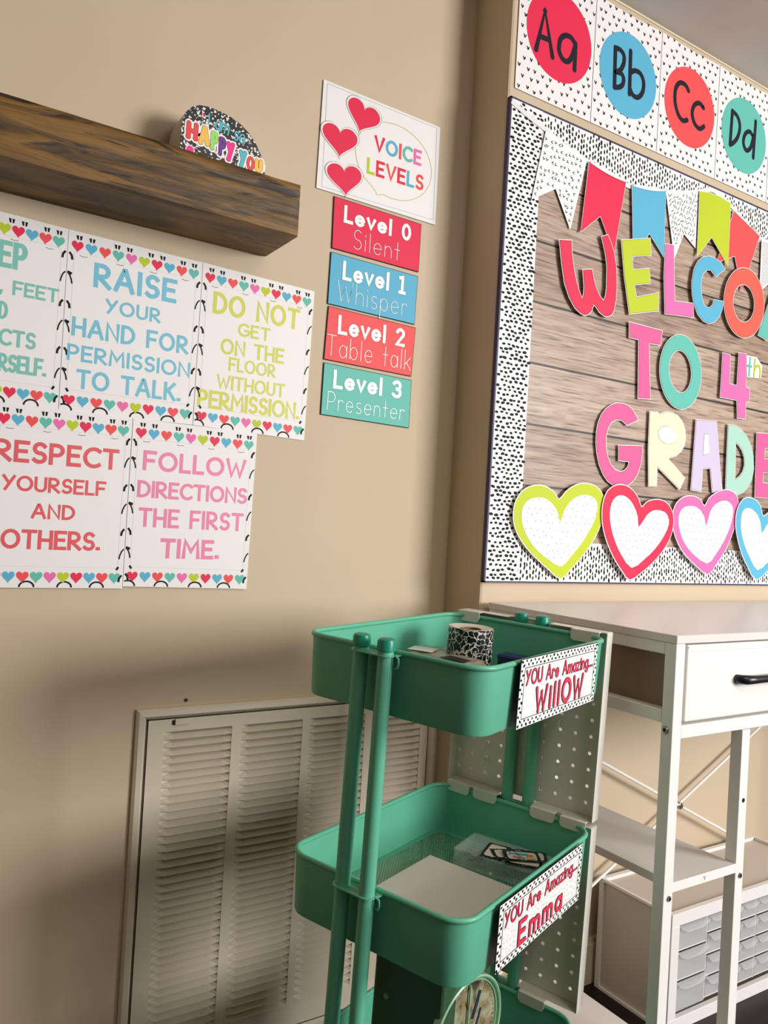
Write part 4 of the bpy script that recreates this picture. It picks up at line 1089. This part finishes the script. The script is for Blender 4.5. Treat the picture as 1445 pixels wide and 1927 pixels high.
m = MB(); fz = [Z(-.772), Z(-.9535)]
def divider(x0, x1, z0, z1): m.box(x0, x1, CY0 + .005, CY1 - .03, z0, z1, WPL)
lrow = [-.772, -.8265, -.8865, -.953]; srow = [-.772, -.8095, -.8545, -.9000, -.9445]
xl0, xl1 = 1.3985, 1.4935; scols = [1.4950 + .0577 * k for k in range(8)]
for z in lrow[1:3]: divider(xl0, xl1 + .004, Z(z) - .0012, Z(z) + .0012)
for z in srow[1:]: divider(xl1 + .002, CX1 - .0255, Z(z) - .0012, Z(z) + .0012)
for x in scols: divider(x - .0010, x + .0010, fz[1] + .006, fz[0])
m.box(xl0, CX1 - .0255, CY1 - .034, CY1 - .030, fz[1], fz[0], CIN)
m.build('divider_grid', cab)
def mini_drawer(x0, x1, z0, z1, d, name):
    m = MB(); y0 = CY0 + .004; t = .0014
    m.box(x0, x1, y0, y0 + t, z0, z1 - .004, CLR); m.box(x0, x0 + t, y0 + t, d, z0, z1 - .007, CLR); m.box(x1 - t, x1, y0 + t, d, z0, z1 - .007, CLR)
    m.box(x0, x1, y0 + t, d, z0, z0 + t, CLR)
    o = m.build(name, cab)
    # curved pull lip along the top
    m = MB(); n = 8; vs = []; lp = min(.013, (z1 - z0) * .30)
    for i in range(n + 1):
        t_ = i / n; x = x0 + (x1 - x0) * t_; dip = lp * (1 - max(0, abs(2 * t_ - 1) - .55) / .45 * .65)
        vs += [(x, y0, z1 - .003), (x, y0 - .0075, z1 - .0045), (x, y0 - .0085, z1 - .003 - dip)]
    m.add(vs, [(3 * i + k, 3 * i + k + 1, 3 * i + k + 4, 3 * i + k + 3) for i in range(n) for k in (0, 1)], CLR, True)
    m.build('pull_lip', o)
for k in range(3): mini_drawer(xl0 + .0015, xl1 - .0005, Z(lrow[k + 1]) + (.0016 if k < 2 else .004), Z(lrow[k]) - .001, CY0 + .12, 'large_drawer')
for c_ in range(7):
    for k in range(4): mini_drawer(scols[c_] + .0018, scols[c_ + 1] - .0018, Z(srow[k + 1]) + .0016, Z(srow[k]) - .001, CY0 + .12, 'small_drawer')

# ------------------------------------------------------------------ green rolling cart
TH = -1.2033; CA, CB = 0.2815, 0.39
ux, uy = math.cos(TH), math.sin(TH)
cw = V(0.0036, -0.0335, 1).normalized(); cu = V(ux, uy, 0); cu = (cu - cu.dot(cw) * cw).normalized(); cv = cw.cross(cu).normalized()
CO = V(0.7156, 0.8882, CAMH - 0.1513)
ZF = -0.829                                  # local floor height
org = CO + cw * ZF
cart = bpy.data.objects.new('rolling_cart', None); COL.objects.link(cart); cart['_local'] = 1
cart.matrix_world = Matrix(((cu.x, cv.x, cw.x, org.x), (cu.y, cv.y, cw.y, org.y), (cu.z, cv.z, cw.z, org.z), (0, 0, 0, 1)))
tag(cart, 'green three tier metal rolling cart standing in front of the grille', 'cart')
def K(z): return z - ZF                       # rim-relative height to cart-local height
def CP(a, b, z): return org + cu * a + cv * b + cw * K(z)
def rrect(a, b, r, z, n=7):
    out = []
    for (sx_, sy_, a0) in ((1, 1, 0), (-1, 1, 90), (-1, -1, 180), (1, -1, 270)):
        for i in range(n + 1):
            t = math.radians(a0 + 90 * i / n)
            out.append((sx_ * (a / 2 - r) + r * math.cos(t), sy_ * (b / 2 - r) + r * math.sin(t), z))
    return out
def perf_mat():
    g = NT('perforated green mesh', 0.45); g.b.inputs['Base Color'].default_value = lin((84, 160, 128))
    sep = g.n('SeparateXYZ'); g.l(g.tc.outputs['Object'], sep.inputs[0])
    p = 0.0046
    yi = g.math('DIVIDE', sep.outputs['Y'], p * .866); odd = g.math('MULTIPLY', g.math('MODULO', g.math('ABSOLUTE', g.math('FLOOR', yi)), 2.0), .5)
    xi = g.math('ADD', g.math('DIVIDE', sep.outputs['X'], p), odd)
    fx = g.math('SUBTRACT', g.math('FRACT', xi), .5); fy = g.math('SUBTRACT', g.math('FRACT', yi), .5)
    d = g.math('ADD', g.math('POWER', g.math('ABSOLUTE', fx), 2.0), g.math('POWER', g.math('ABSOLUTE', fy), 2.0))
    hole = g.math('LESS_THAN', d, .10)
    tr = g.n('BsdfTransparent'); mx = g.n('MixShader'); out = [n for n in g.t.nodes if n.type == 'OUTPUT_MATERIAL'][0]
    g.l(hole, mx.inputs[0]); g.l(g.b.outputs[0], mx.inputs[1]); g.l(tr.outputs[0], mx.inputs[2]); g.l(mx.outputs[0], out.inputs[0]); return g.m
PERF = perf_mat()
TH_ = 0.0835
def tray(z0, perf):
    m = MB(); RD = .034
    loops = [rrect(CA - .012, CB - .012, RD - .004, K(z0 - TH_ + .0)), rrect(CA - .010, CB - .010, RD - .003, K(z0 - TH_ + .002)), rrect(CA - .004, CB - .004, RD, K(z0 - .006)), rrect(CA - .004, CB - .004, RD, K(z0 - .003)),
             rrect(CA - .0075, CB - .0075, RD - .002, K(z0 - .003)), rrect(CA - .0135, CB - .0135, RD - .005, K(z0 - TH_ + .002))]
    vs = [p for l in loops for p in l]; n = len(loops[0]); fs = []
    for i in range(len(loops) - 1):
        for k in range(n):
            j = (k + 1) % n; fs.append((i * n + k, i * n + j, (i + 1) * n + j, (i + 1) * n + k))
    m.add(vs, fs, GREEN, True); o = m.build('tray', cart)
    m = MB(); m.tube(rrect(CA - .005, CB - .005, RD, K(z0 - .0035)), .0036, GREEN, 10, closed=True); m.build('rolled_rim', o)
    m = MB(); lp = rrect(CA - .0135, CB - .0135, RD - .005, K(z0 - TH_ + .002)); lp2 = rrect(CA - .032, CB - .032, .020, K(z0 - TH_ + .002)); n = len(lp)
    m.add(lp + lp2, [(k, (k + 1) % n, n + (k + 1) % n, n + k) for k in range(n)], GREEN)
    m.add(lp2, [tuple(range(n))], PERF if perf else GREEN); m.build('mesh_floor', o)
    return o
TRZ = [0.0, -0.2936, -0.590]
for z in TRZ: tray(z, True)
UL, UR, VP = -.008, .002, .2085
for s_, uc in ((-1, UL), (1, UR)):
    for d in (-.019, .019):
        m = MB(); m.tube([(uc + d, s_ * VP, K(.002)), (uc + d, s_ * VP, K(-.30)), (uc + d, s_ * VP, K(-.735))], .0098, GREEN, 20); pz = m.build('pole', cart)
        m = MB(); m.lathe([(0, .0150), (.007, .0148), (.0102, .0132), (.0112, .0105), (.0114, 0.0), (.0100, -.001)], TEALP, (uc + d, s_ * VP, K(.0)), 24); m.build('pole_cap', pz)
    for z in TRZ:
        m = MB(); n = 24; lp = []
        for i in range(n):
            t = 2 * math.pi * i / n; lp.append((uc + (.019 if math.cos(t) > 0 else -.019) + .0125 * math.cos(t), s_ * VP + .0125 * math.sin(t)))
        zz = K(z - .0065)
        m.add([(a, b, zz) for a, b in lp] + [(a, b, zz + .0016) for a, b in lp], [tuple(reversed(range(n))), tuple(range(n, 2 * n))] + [(i, (i + 1) % n, n + (i + 1) % n, n + i) for i in range(n)], GREEN)
        # strap back to the tray rim
        m.bbox(uc - .030, uc + .034, min(s_ * (CB / 2 - .002), s_ * (VP - .004)), max(s_ * (CB / 2 - .002), s_ * (VP - .004)), K(z - .0065), K(z - .0049), GREEN, .0005, 1)
        # small curled ear
        ear = [(uc + .032, s_ * (VP - .002), K(z - .0055)), (uc + .0365, s_ * (VP - .002), K(z - .0075)), (uc + .0375, s_ * (VP - .002), K(z - .014)), (uc + .0350, s_ * (VP - .003), K(z - .0195)), (uc + .030, s_ * (VP - .006), K(z - .0215))]
        m.tube(ear, .0014, GREEN, 8)
        m.build('bracket', cart)
for a in (-1, 1):
    for b in (-1, 1):
        m = MB(); cx, cy = a * .095, b * .165
        m.tube([(cx, cy, K(-.672)), (cx, cy, K(-.765))], .006, STEEL, 10); m.lathe([(.008, -.012), (.024, -.012), (.027, -.008), (.027, .008), (.024, .012), (.008, .012), (.008, -.012)], mat('black caster rubber', (24, 24, 26), .6), (cx, cy, K(-.801)), 24, 'X'); m.build('caster', cart)

# pegboards hung on the far end of the cart
def peg(z_top, z_bot, name, full):
    m = MB(); u0, u1, vb, vf = -.1255, .1335, .2195, .1975; zt, zb = K(z_top), K(z_bot)
    cs = .0257; us = [-.118 + cs * k for k in range(10)]; nr = int((z_top - z_bot - .010) / .026); zs = [z_bot + .0205 + .026 * k for k in range(nr)]
    xe = [u0] + [u - cs / 2 for u in us[1:]] + [us[-1] + cs / 2 - .001, u1]; xe[0] = u0
    ze = [z_bot] + [z - .013 for z in zs[1:]] + [zs[-1] + .013, z_top]
    hn = 16
    for i in range(len(us)):
        for j in range(len(zs)):
            xa, xb, za, zb_ = xe[i], xe[i + 1], ze[j], ze[j + 1]; c = (us[i] if i else us[0], zs[j]); hole = []; outer = []
            for k in range(hn):
                t = 2 * math.pi * (k + .5) / hn; cx, sz_ = math.cos(t), math.sin(t); hole.append((c[0] + .0029 * cx, c[1] + .0029 * sz_))
                kx = ((xb - c[0]) if cx > 0 else (xa - c[0])) / cx; kz = ((zb_ - c[1]) if sz_ > 0 else (za - c[1])) / sz_
                # walk the cell border; corners get their own vertex
                kk = min(kx, kz); outer.append((c[0] + kk * cx, c[1] + kk * sz_))
            for q_, cn_ in (((xb, zb_), None), ((xa, zb_), None), ((xa, za), None), ((xb, za), None)):
                # snap the nearest outer vertex to the corner
                b_ = min(range(hn), key=lambda k: (outer[k][0] - q_[0]) ** 2 + (outer[k][1] - q_[1]) ** 2); outer[b_] = q_
            vs = [(a, vb, K(b)) for a, b in outer] + [(a, vb, K(b)) for a, b in hole] + [(a, vb + .0012, K(b)) for a, b in hole]
            m.add(vs, [(k, (k + 1) % hn, hn + (k + 1) % hn, hn + k) for k in range(hn)] + [(hn + k, hn + (k + 1) % hn, 2 * hn + (k + 1) % hn, 2 * hn + k) for k in range(hn)], PEGM)
    m.box(xe[-2], u1, vb, vb + .0012, zb, zt, PEGM); m.box(u0, xe[-2], vb, vb + .0012, K(ze[-2]), zt, PEGM)
    m.box(u0 - .001, u0, vf, vb + .0012, zb, zt, PEGM); m.box(u1, u1 + .001, vf, vb + .0012, zb, zt, PEGM)
    o = m.build(name, None, base=(0, 0, 0)); return o
def hang(z_top, z_bot, lab, tabs_top, tabs_bot):
    r = bpy.data.objects.new('pegboard', None); COL.objects.link(r); r['_local'] = 1; r.matrix_world = cart.matrix_world.copy()
    tag(r, lab, 'pegboard', 'white pegboards hung on the cart')
    o = peg(z_top, z_bot, 'perforated_panel', True); o.parent = r; o.location = (0, 0, 0)
    vi = .1885
    for (tabs, zr, drop, nm) in ((tabs_top, z_top, .017, 'upper_ledge'), (tabs_bot, z_bot, .016, 'lower_ledge')):
        m = MB(); zz = K(zr)
        for (ua, ub) in ((-.1255, -.029), (.033, .1335)) if nm == 'lower_ledge' else ((-.1265, -.037), (.037, .1335)):
            m.bbox(ua, ub, .1985, .2205, zz - .0006, zz + .0006, PEGM, .0004, 1)
        m.box(-.1255, .1335, .2185, .2205, zz - .0006, zz + .0006, PEGM)
        for (ua, ub) in tabs:
            m.bbox(ua, ub, vi - .0008, .1995, zz - .0006, zz + .0006, PEGM, .0004, 1)
            tp = Plane((0, vi, zz), (1, 0, 0), (0, 0, 1), (0, -1, 0)); R_ = .006
            q_ = [(ua, .0), (ua, -drop + R_), (ua + R_ * .3, -drop + R_ * .3), (ua + R_, -drop), (ub - R_, -drop), (ub - R_ * .3, -drop + R_ * .3), (ub, -drop + R_), (ub, 0)]
            slab(m, tp, q_, -.0004, .0008, PEGM)
        m.build(nm, r, base=(0, 0, 0))
    return r
pg1 = hang(.0045, -.2885, 'upper white pegboard hung behind the cart between its top two trays', [(-.127, -.085), (.079, .125)], [(-.121, -.078), (-.070, -.0265), (.035, .077), (.086, .128)])
pg2 = hang(-.2980, -.5850, 'lower white pegboard hung behind the cart below the second tray', [], [(.040, .085)])
for (a, z) in ((-.0667 + .0, -.217), (-.0667, -.243), (.0617, -.123), (.0617, -.149)):
    m = MB(); m.tube([(a, .2195, K(z)), (a, .2135, K(z)), (a, .2115, K(z - .003)), (a, .2115, K(z - .009)), (a, .2095, K(z - .011)), (a, .2070, K(z - .009))], .0012, PEGM, 8)
    m.build('hook', pg1, base=(0, 0, 0))

# name signs on the near long side
def sign(corners, heading, name, label):
    u_s = CA / 2 + .0045
    Pn = cu; o_ = CP(u_s, 0, 0); base_pl = Plane(o_, cv, cw, cu)
    q = [base_pl.px(*c) for c in corners]                     # TL TR BR BL
    TL, TR, BR, BL = (Vector(a) for a in q)
    sd = ((TR - TL) + (BR - BL)).normalized(); td = Vector((-sd.y, sd.x)); wv2 = ((TR - TL).length + (BR - BL).length) / 2; hv2 = ((TL - BL).length + (TR - BR).length) / 2
    lc_ = (TL + TR + BR + BL) / 4; p0 = lc_ - sd * wv2 / 2 - td * hv2 / 2
    pl = Plane(base_pl.p(p0.x, p0.y), cv * sd.x + cw * sd.y, cv * td.x + cw * td.y, cu)
    root = empty('name_sign', pl.p(wv2 / 2, 0, 0), label, 'sign', 'laminated name signs on the cart trays')
    m = MB(); slab(m, pl, [(0, 0), (wv2, 0), (wv2, hv2), (0, hv2)], .0012, .0020, NAVYI); m.build('backing', root)
    m = MB(); slab(m, pl, [(.0008, .0008), (wv2 - .0008, .0008), (wv2 - .0008, hv2 - .0008), (.0008, hv2 - .0008)], .0020, .0022, WHITE_B); m.build('card_face', root)
    r = random.Random(int(corners[0][0])); m = MB(); bw = .011
    for side, L in ((0, wv2), (1, wv2), (2, hv2), (3, hv2)):
        k = 0; x = .004
        while x < L - .003:
            off = .0035 + (.0045 if k % 2 else 0) + r.uniform(-.0008, .0008)
            c = [(x, off), (x, hv2 - off), (off, x), (wv2 - off, x)][side]
            flat(m, pl, disc(c, r.uniform(.0014, .0020), 8, r.uniform(.0020, .0030), r.uniform(-.6, .6)), .0024, BLACKI)
            x += .0056; k += 1
    m.build('dot_border', root, kind='stuff')
    m = MB(); GD = mat('very pale grey dot print', (226, 224, 228), .5)
    a = .018
    while a < wv2 - .014:
        b = .016
        while b < hv2 - .014:
            flat(m, pl, disc((a + r.uniform(-.002, .002), b + r.uniform(-.002, .002)), .0016, 7, .0024), .00235, GD); b += .0078
        a += .0095
    m.build('pale_dot_print', root, kind='stuff')
    m = MB(); ins = .0115
    for p_ in ribbon([(ins, ins), (wv2 - ins, ins), (wv2 - ins, hv2 - ins), (ins, hv2 - ins)], .0009, True): flat(m, pl, p_, .0026, NAVYI)
    m.build('border_line', root)
    RD = mat('red name ink', (226, 52, 84), .45)
    m = MB()
    hx0, hx1 = (.0155, wv2 - .033)
    write_words(root, 'heading_word', pl, heading, (hx0, hv2 - ins - .0225, hx1, hv2 - ins - .0028), .0025, RD, .0030, .26, BLACKI, .00055, 'round')
    for k in range(3): 
        cc_ = (wv2 - .030 + k * .0062, hv2 - ins - .0200); flat(m, pl, disc(cc_, .0021, 10), .0029, BLACKI); flat(m, pl, disc(cc_, .0013, 10), .0031, RD)
    m.build('ellipsis', root)
    m = MB(); nm, x0_, x1_, zz0, zz1, ww = name
    write(m, pl, nm, (x0_ * wv2, zz0 * hv2, x1_ * wv2, zz1 * hv2), ww, RD, .0033, .36, BLACKI, .0006, 'round')
    m.build('name_lettering', root)
sign([(970.5, 1244), (1122, 1209), (1115, 1317), (975, 1370)], 'YOU Are Amazing', ('WillOW', .19, .81, .15, .55, .0056), 'polka dot bordered name sign reading You Are Amazing Willow on the top tray')
sign([(936.6, 1702.7), (1093.5, 1587), (1086.6, 1690), (929, 1835.6)], 'YOU Are Amazing', ('Emma', .22, .75, .14, .53, .0056), 'polka dot bordered name sign reading You Are Amazing Emma on the middle tray')

# ---- things in the cart ----------------------------------------------------
def cart_thing(name, a, b, z, label, cat, group=None, rot=0.0):
    r = bpy.data.objects.new(name, None); COL.objects.link(r); r['_local'] = 1
    r.matrix_world = cart.matrix_world @ Matrix.Translation((a, b, K(z))) @ Matrix.Rotation(rot, 4, 'Z')
    return tag(r, label, cat, group)
FLT = -TH_ + .0035
ro = cart_thing('border_trim_roll', -.0375, .0800, FLT, 'tall roll of black and white marbled border trim standing in the top tray', 'roll')
m = MB(); H_ = .0775; R_ = .0350
m.lathe([(R_ - .0002, 0), (R_, .001), (R_, H_ - .0005), (R_ - .0008, H_)], composition_mat('marbled notebook print', True, 105), (0, 0, 0), 48); m.build('wound_trim', ro)
m = MB(); m.lathe([(R_ - .0008, H_), (R_ - .003, H_ - .0012), (R_ - .004, H_ - .0002), (.0170, H_ - .0030), (.0165, H_ - .003)], mat('rolled paper edges', (214, 206, 192), .6), (0, 0, 0), 48); m.build('paper_edge', ro)
m = MB(); m.lathe([(.0165, H_ - .003), (.0155, H_ - .0022), (.0148, H_ - .003), (.0148, 0)], mat('brown cardboard core', (140, 104, 76), .8), (0, 0, 0), 32); m.build('core', ro)
PKC = clear_mat(); PKG = mat('crinkled clear film over grey print', (168, 160, 146), .22, noise=.25, scale=60, bump=.9, bscale=90)
def packet(a, b, z, rot, sx_, sy_, t, label, lblside):
    r = cart_thing('film_packet', a, b, z, label, 'packet', 'film wrapped packets in the top tray', rot)
    bm = bmesh.new(); bmesh.ops.create_grid(bm, x_segments=14, y_segments=14, size=.5)
    vs = []
    for v in bm.verts:
        x, y = v.co.x * sx_, v.co.y * sy_; e = max(abs(v.co.x), abs(v.co.y)) * 2; top = t * (1 - max(0, e - .82) / .18 * .55) + mn.noise(V(x * 70, y * 70, a * 50)) * .0022
        vs.append((x, y, top))
    m = MB(); bm.verts.index_update(); m.add(vs, [tuple(v.index for v in f.verts) for f in bm.faces], PKG, True); bm.free()
    m.bbox(-sx_ / 2, sx_ / 2, -sy_ / 2, sy_ / 2, 0, t * .44, PKG, .002, 1); m.build('film_wrap', r)
    m = MB(); m.box(*( (-sx_ * .45, sx_ * .05) if lblside else (-sx_ * .2, sx_ * .35)), -sy_ * .40, sy_ * .0, t + .0012, t + .0016, WHITE_P if lblside else mat('black print patch', (40, 36, 40), .4)); m.build('label_patch', r)
packet(-.085, .060, FLT, .25, .078, .088, .036, 'film wrapped packet with white label, left of the marbled roll', True)
packet(-.022, .022, FLT, -.15, .072, .062, .038, 'film wrapped packet in front of the marbled roll', False)
nb = cart_thing('navy_case', .012, .150, FLT, 'navy plastic case right of the marbled roll, mostly hidden by the rim', 'case')
m = MB(); m.bbox(-.03, .03, -.014, .014, 0, .034, mat('navy plastic', (40, 58, 104), .4), .002, 2); m.build('case_body', nb)
m = MB(); m.bbox(-.031, .031, -.015, .015, .028, .0315, mat('navy plastic', (40, 58, 104), .4), .001, 1); m.build('lid_edge', nb)

Z2 = TRZ[1] - TH_ + .0035
ps = cart_thing('paper_stack', .030, -.0600, Z2, 'stack of plain white paper at the near end of the middle tray', 'paper')
ps.matrix_world = cart.matrix_world @ Matrix.Translation((.030, -.058, K(Z2)))
m = MB(); m.box(-.100, .098, -.118, .124, 0, .0090, mat('off white paper', (226, 216, 206), .6)); m.build('ream', ps)
for k in range(3):
    m = MB(); m.box(-.100 + .0006 * k, .098 - .0004 * k, -.118, .124 - .0008 * k, .0092 + .0006 * k, .0096 + .0006 * k, mat('off white paper', (226, 216, 206), .6)); m.build('loose_sheet', ps)
bxo = cart_thing('clear_organizer_box', .0350, .1290, Z2, 'shallow clear plastic box of small bits in the middle tray', 'box', None, .08)
m = MB(); L_, D_, H2 = .155, .074, .024; t = .0014
for (x0, x1, y0, y1, z0, z1) in ((-L_ / 2, L_ / 2, -D_ / 2, D_ / 2, 0, t), (-L_ / 2, L_ / 2, -D_ / 2, -D_ / 2 + t, t, H2), (-L_ / 2, L_ / 2, D_ / 2 - t, D_ / 2, t, H2), (-L_ / 2, -L_ / 2 + t, -D_ / 2 + t, D_ / 2 - t, t, H2), (L_ / 2 - t, L_ / 2, -D_ / 2 + t, D_ / 2 - t, t, H2)):
    m.box(x0, x1, y0, y1, z0, z1, MATS['cloudy clear plastic'])
def thin_clear(name, f):
    g = NT(name, 0.12); g.b.inputs['Base Color'].default_value = lin((220, 232, 228))
    tr = g.n('BsdfTransparent'); mx = g.n('MixShader'); mx.inputs[0].default_value = f
    out = [n for n in g.t.nodes if n.type == 'OUTPUT_MATERIAL'][0]
    g.l(tr.outputs[0], mx.inputs[1]); g.l(g.b.outputs[0], mx.inputs[2]); g.l(mx.outputs[0], out.inputs[0]); return g.m
TCL = thin_clear('clear polystyrene', .16)
m.mats = [TCL]; m.build('box_body', bxo)
m = MB(); m.box(-L_ / 2 - .0008, L_ / 2 + .0008, -D_ / 2 - .0008, D_ / 2 + .0008, H2, H2 + .0014, TCL); m.build('lid', bxo)
m = MB(); rn = random.Random(3)
for k in range(46):
    x, y = rn.uniform(-L_ / 2 + .006, L_ / 2 - .006), rn.uniform(-D_ / 2 + .006, D_ / 2 - .006); ang = rn.uniform(0, 3.1); l = rn.uniform(.003, .008)
    m.tube([(x, y, .0035 + rn.uniform(0, .008)), (x + l * math.cos(ang), y + l * math.sin(ang), .004 + rn.uniform(0, .006))], rn.uniform(.0010, .0022), mat(rn.choice(['clear grey bits', 'dark bits', 'straw bits']), rn.choice([(150, 160, 150), (70, 76, 66), (150, 140, 96)]), .3), 6)
m.build('small_bits', bxo, kind='stuff')
CARDP = composition_mat('black dotted card print', False, 330, .17)
def mini_card(a, b, z, rot, tilt, label, misc):
    r = cart_thing('label_card', a, b, z, label, 'card', 'small label cards on the clear box'); r.matrix_world = cart.matrix_world @ Matrix.Translation((a, b, K(z))) @ Matrix.Rotation(rot, 4, 'Z') @ Matrix.Rotation(tilt, 4, 'X')
    m = MB(); m.box(-.0275, .0275, -.0175, .0175, 0, .0006, CARDP); m.build('patterned_edge', r)
    pl = Plane((0, 0, .0006), (1, 0, 0), (0, 1, 0), (0, 0, 1)); m = MB()
    def rr(w, h, rad): return [(p_[0], p_[1]) for p_ in rrect(w * 2, h * 2, rad, 0, 4)]
    flat(m, pl, rr(.0232, .0135, .005), .0002, BLACKI); flat(m, pl, rr(.0225, .0128, .005), .0004, mat('ivory label', (226, 214, 200), .45)); m.build('label_panel', r)
    if misc:
        m = MB(); write(m, pl, 'Misc', (-.019, .0010, .010, .0105), .0024, HC['sky'], .0008, .2, BLACKI, .0004, 'round'); m.build('lettering', r)
        m = MB()
        for pts, cc_ in (([(-.014, -.0035), (-.004, -.0105)], C['coral']), ([(-.006, -.001), (.003, -.0105)], C['blue'])):
            for p_ in ribbon(pts, .0048): flat(m, pl, p_, .0006, BLACKI)
            for p_ in ribbon(pts, .0038): flat(m, pl, p_, .0008, cc_)
        flat(m, pl, rr(.0055, .0042, .002) and [(x + .0125, y - .0068) for x, y in rr(.0058, .0044, .002)], .0007, BLACKI)
        flat(m, pl, [(x + .0125, y - .0068) for x, y in rr(.0053, .0039, .002)], .0009, HC['gold'])
        flat(m, pl, [(x + .0125, y + .0005) for x, y in rr(.0048, .0030, .002)], .0009, mat('rose brown print', (196, 120, 108), .5)); m.build('doodle_print', r)
BT = Z2 + .024 + .0016
FA = math.radians(36)
mini_card(.014, .120, BT, FA + 1.15, 0, 'blank black edged label card lying leftmost on the clear box', False)
mini_card(.036, .126, BT + .0012, FA + .12, 0, 'blank black edged label card half hidden under the Misc card', False)
mini_card(.064, .118, BT + .0024, FA - .22, 0, 'black edged label card sticking out on the near side below the Misc card', False)
mini_card(.062, .138, BT + .0036, FA - .08, 0, 'black edged label card sticking out behind the Misc card', False)
mini_card(.056, .126, BT + .0048, FA + .02, 0, 'black edged label card reading Misc on top of the pile', True)

# vintage dial scale standing in the bottom tray
Z3 = TRZ[2] - TH_ + .0035
scl = cart_thing('vintage_dial_scale', .030, -.066, Z3, 'old green scale with round scuffed dial in the bottom tray', 'scale')
DGR = mat('dark green enamel', (50, 84, 54), .42, noise=.25, scale=14)
m = MB(); m.bbox(-.054, .054, -.064, .064, 0, .262, DGR, .006, 3); m.build('body', scl)
m = MB(); m.bbox(-.050, .050, -.060, .060, .2622, .2700, DGR, .002, 2); m.build('platform', scl)
m = MB(); m.lathe([(0, .003), (.003, .0028), (.0042, .001), (.0042, -.0005)], mat('pale green rivet', (110, 160, 120), .4), (-.030, -.064, .205), 14, 'Y'); m.build('rivet', scl)
def dial_mat():
    g = NT('scuffed aged dial face', .4); v = g.mp(); a = g.noise(v, 46, 6, .8); b = g.noise(v, 22, 5, .5)
    c = g.ramp(a, [(.3, (84, 56, 42)), (.42, (136, 122, 92)), (.6, (160, 164, 132)), (.8, (140, 160, 134))])
    d = g.ramp(b, [(.34, (60, 70, 66)), (.42, (255, 255, 255))]); g.col(g.mix(.8, c, d, 'MULTIPLY')); return g.m
RX = Matrix.Rotation(-.10, 4, 'Z')
dm = bpy.data.objects.new('tmp', None)
Rd = .0700; zc = .169
m = MB(); m.lathe([(0, .0012), (Rd - .006, .0012)], dial_mat(), (0, 0, 0), 56, 'X')
def place_dial(o): o.matrix_parent_inverse = Matrix.Identity(4); o.matrix_local = Matrix.Translation((.0560, -.004, zc)) @ Matrix.Rotation(-.12, 4, 'Z') @ Matrix.Rotation(math.pi, 4, 'Z')
d1 = m.build('dial_face', scl, base=(0, 0, 0)); place_dial(d1)
LGR = mat('pale green enamel rim', (150, 198, 164), .35)
m = MB(); m.lathe([(Rd - .006, .0012), (Rd - .005, .0035), (Rd - .004, .0035), (Rd - .0035, .0012), (Rd - .002, .0012), (Rd - .001, .006), (Rd + .001, .0075), (Rd + .003, .006), (Rd + .003, -.004)], LGR, (0, 0, 0), 64, 'X'); place_dial(m.build('dial_rim', scl, base=(0, 0, 0)))
m = MB(); m.tube([(-.004, .0, -Rd + .01), (-.004, .0, Rd - .008)], .0014, LGR, 8); place_dial(m.build('centre_bar', scl, base=(0, 0, 0)))
m = MB()
for pts, w in (([(.006, .045), (.012, .030), (.020, .012)], .006), ([(.002, .02), (.006, .008), (.012, -.004)], .004)):
    dp = Plane((0, 0, 0), (0, -1, 0), (0, 0, 1), (-1, 0, 0))
    for p_ in ribbon([(-a + .032, b) for a, b in pts], w): flat(m, dp, p_, .0020, mat('navy paint scuff', (24, 38, 70), .5))
place_dial(m.build('paint_scuff', scl, base=(0, 0, 0)))
m = MB(); dp = Plane((0, 0, 0), (0, -1, 0), (0, 0, 1), (-1, 0, 0))
for k in range(60):
    t = 2 * math.pi * k / 60; r0, r1 = (Rd - .014 if k % 5 == 0 else Rd - .011), Rd - .008
    for p_ in ribbon([(r0 * math.cos(t), r0 * math.sin(t)), (r1 * math.cos(t), r1 * math.sin(t))], .0006): flat(m, dp, p_, .0018, BLACKI)
place_dial(m.build('tick_print', scl, base=(0, 0, 0), kind='stuff'))
bpy.data.objects.remove(dm)

for o in bpy.data.objects:
    for k in ('_base', '_local'):
        if k in o: del o[k]
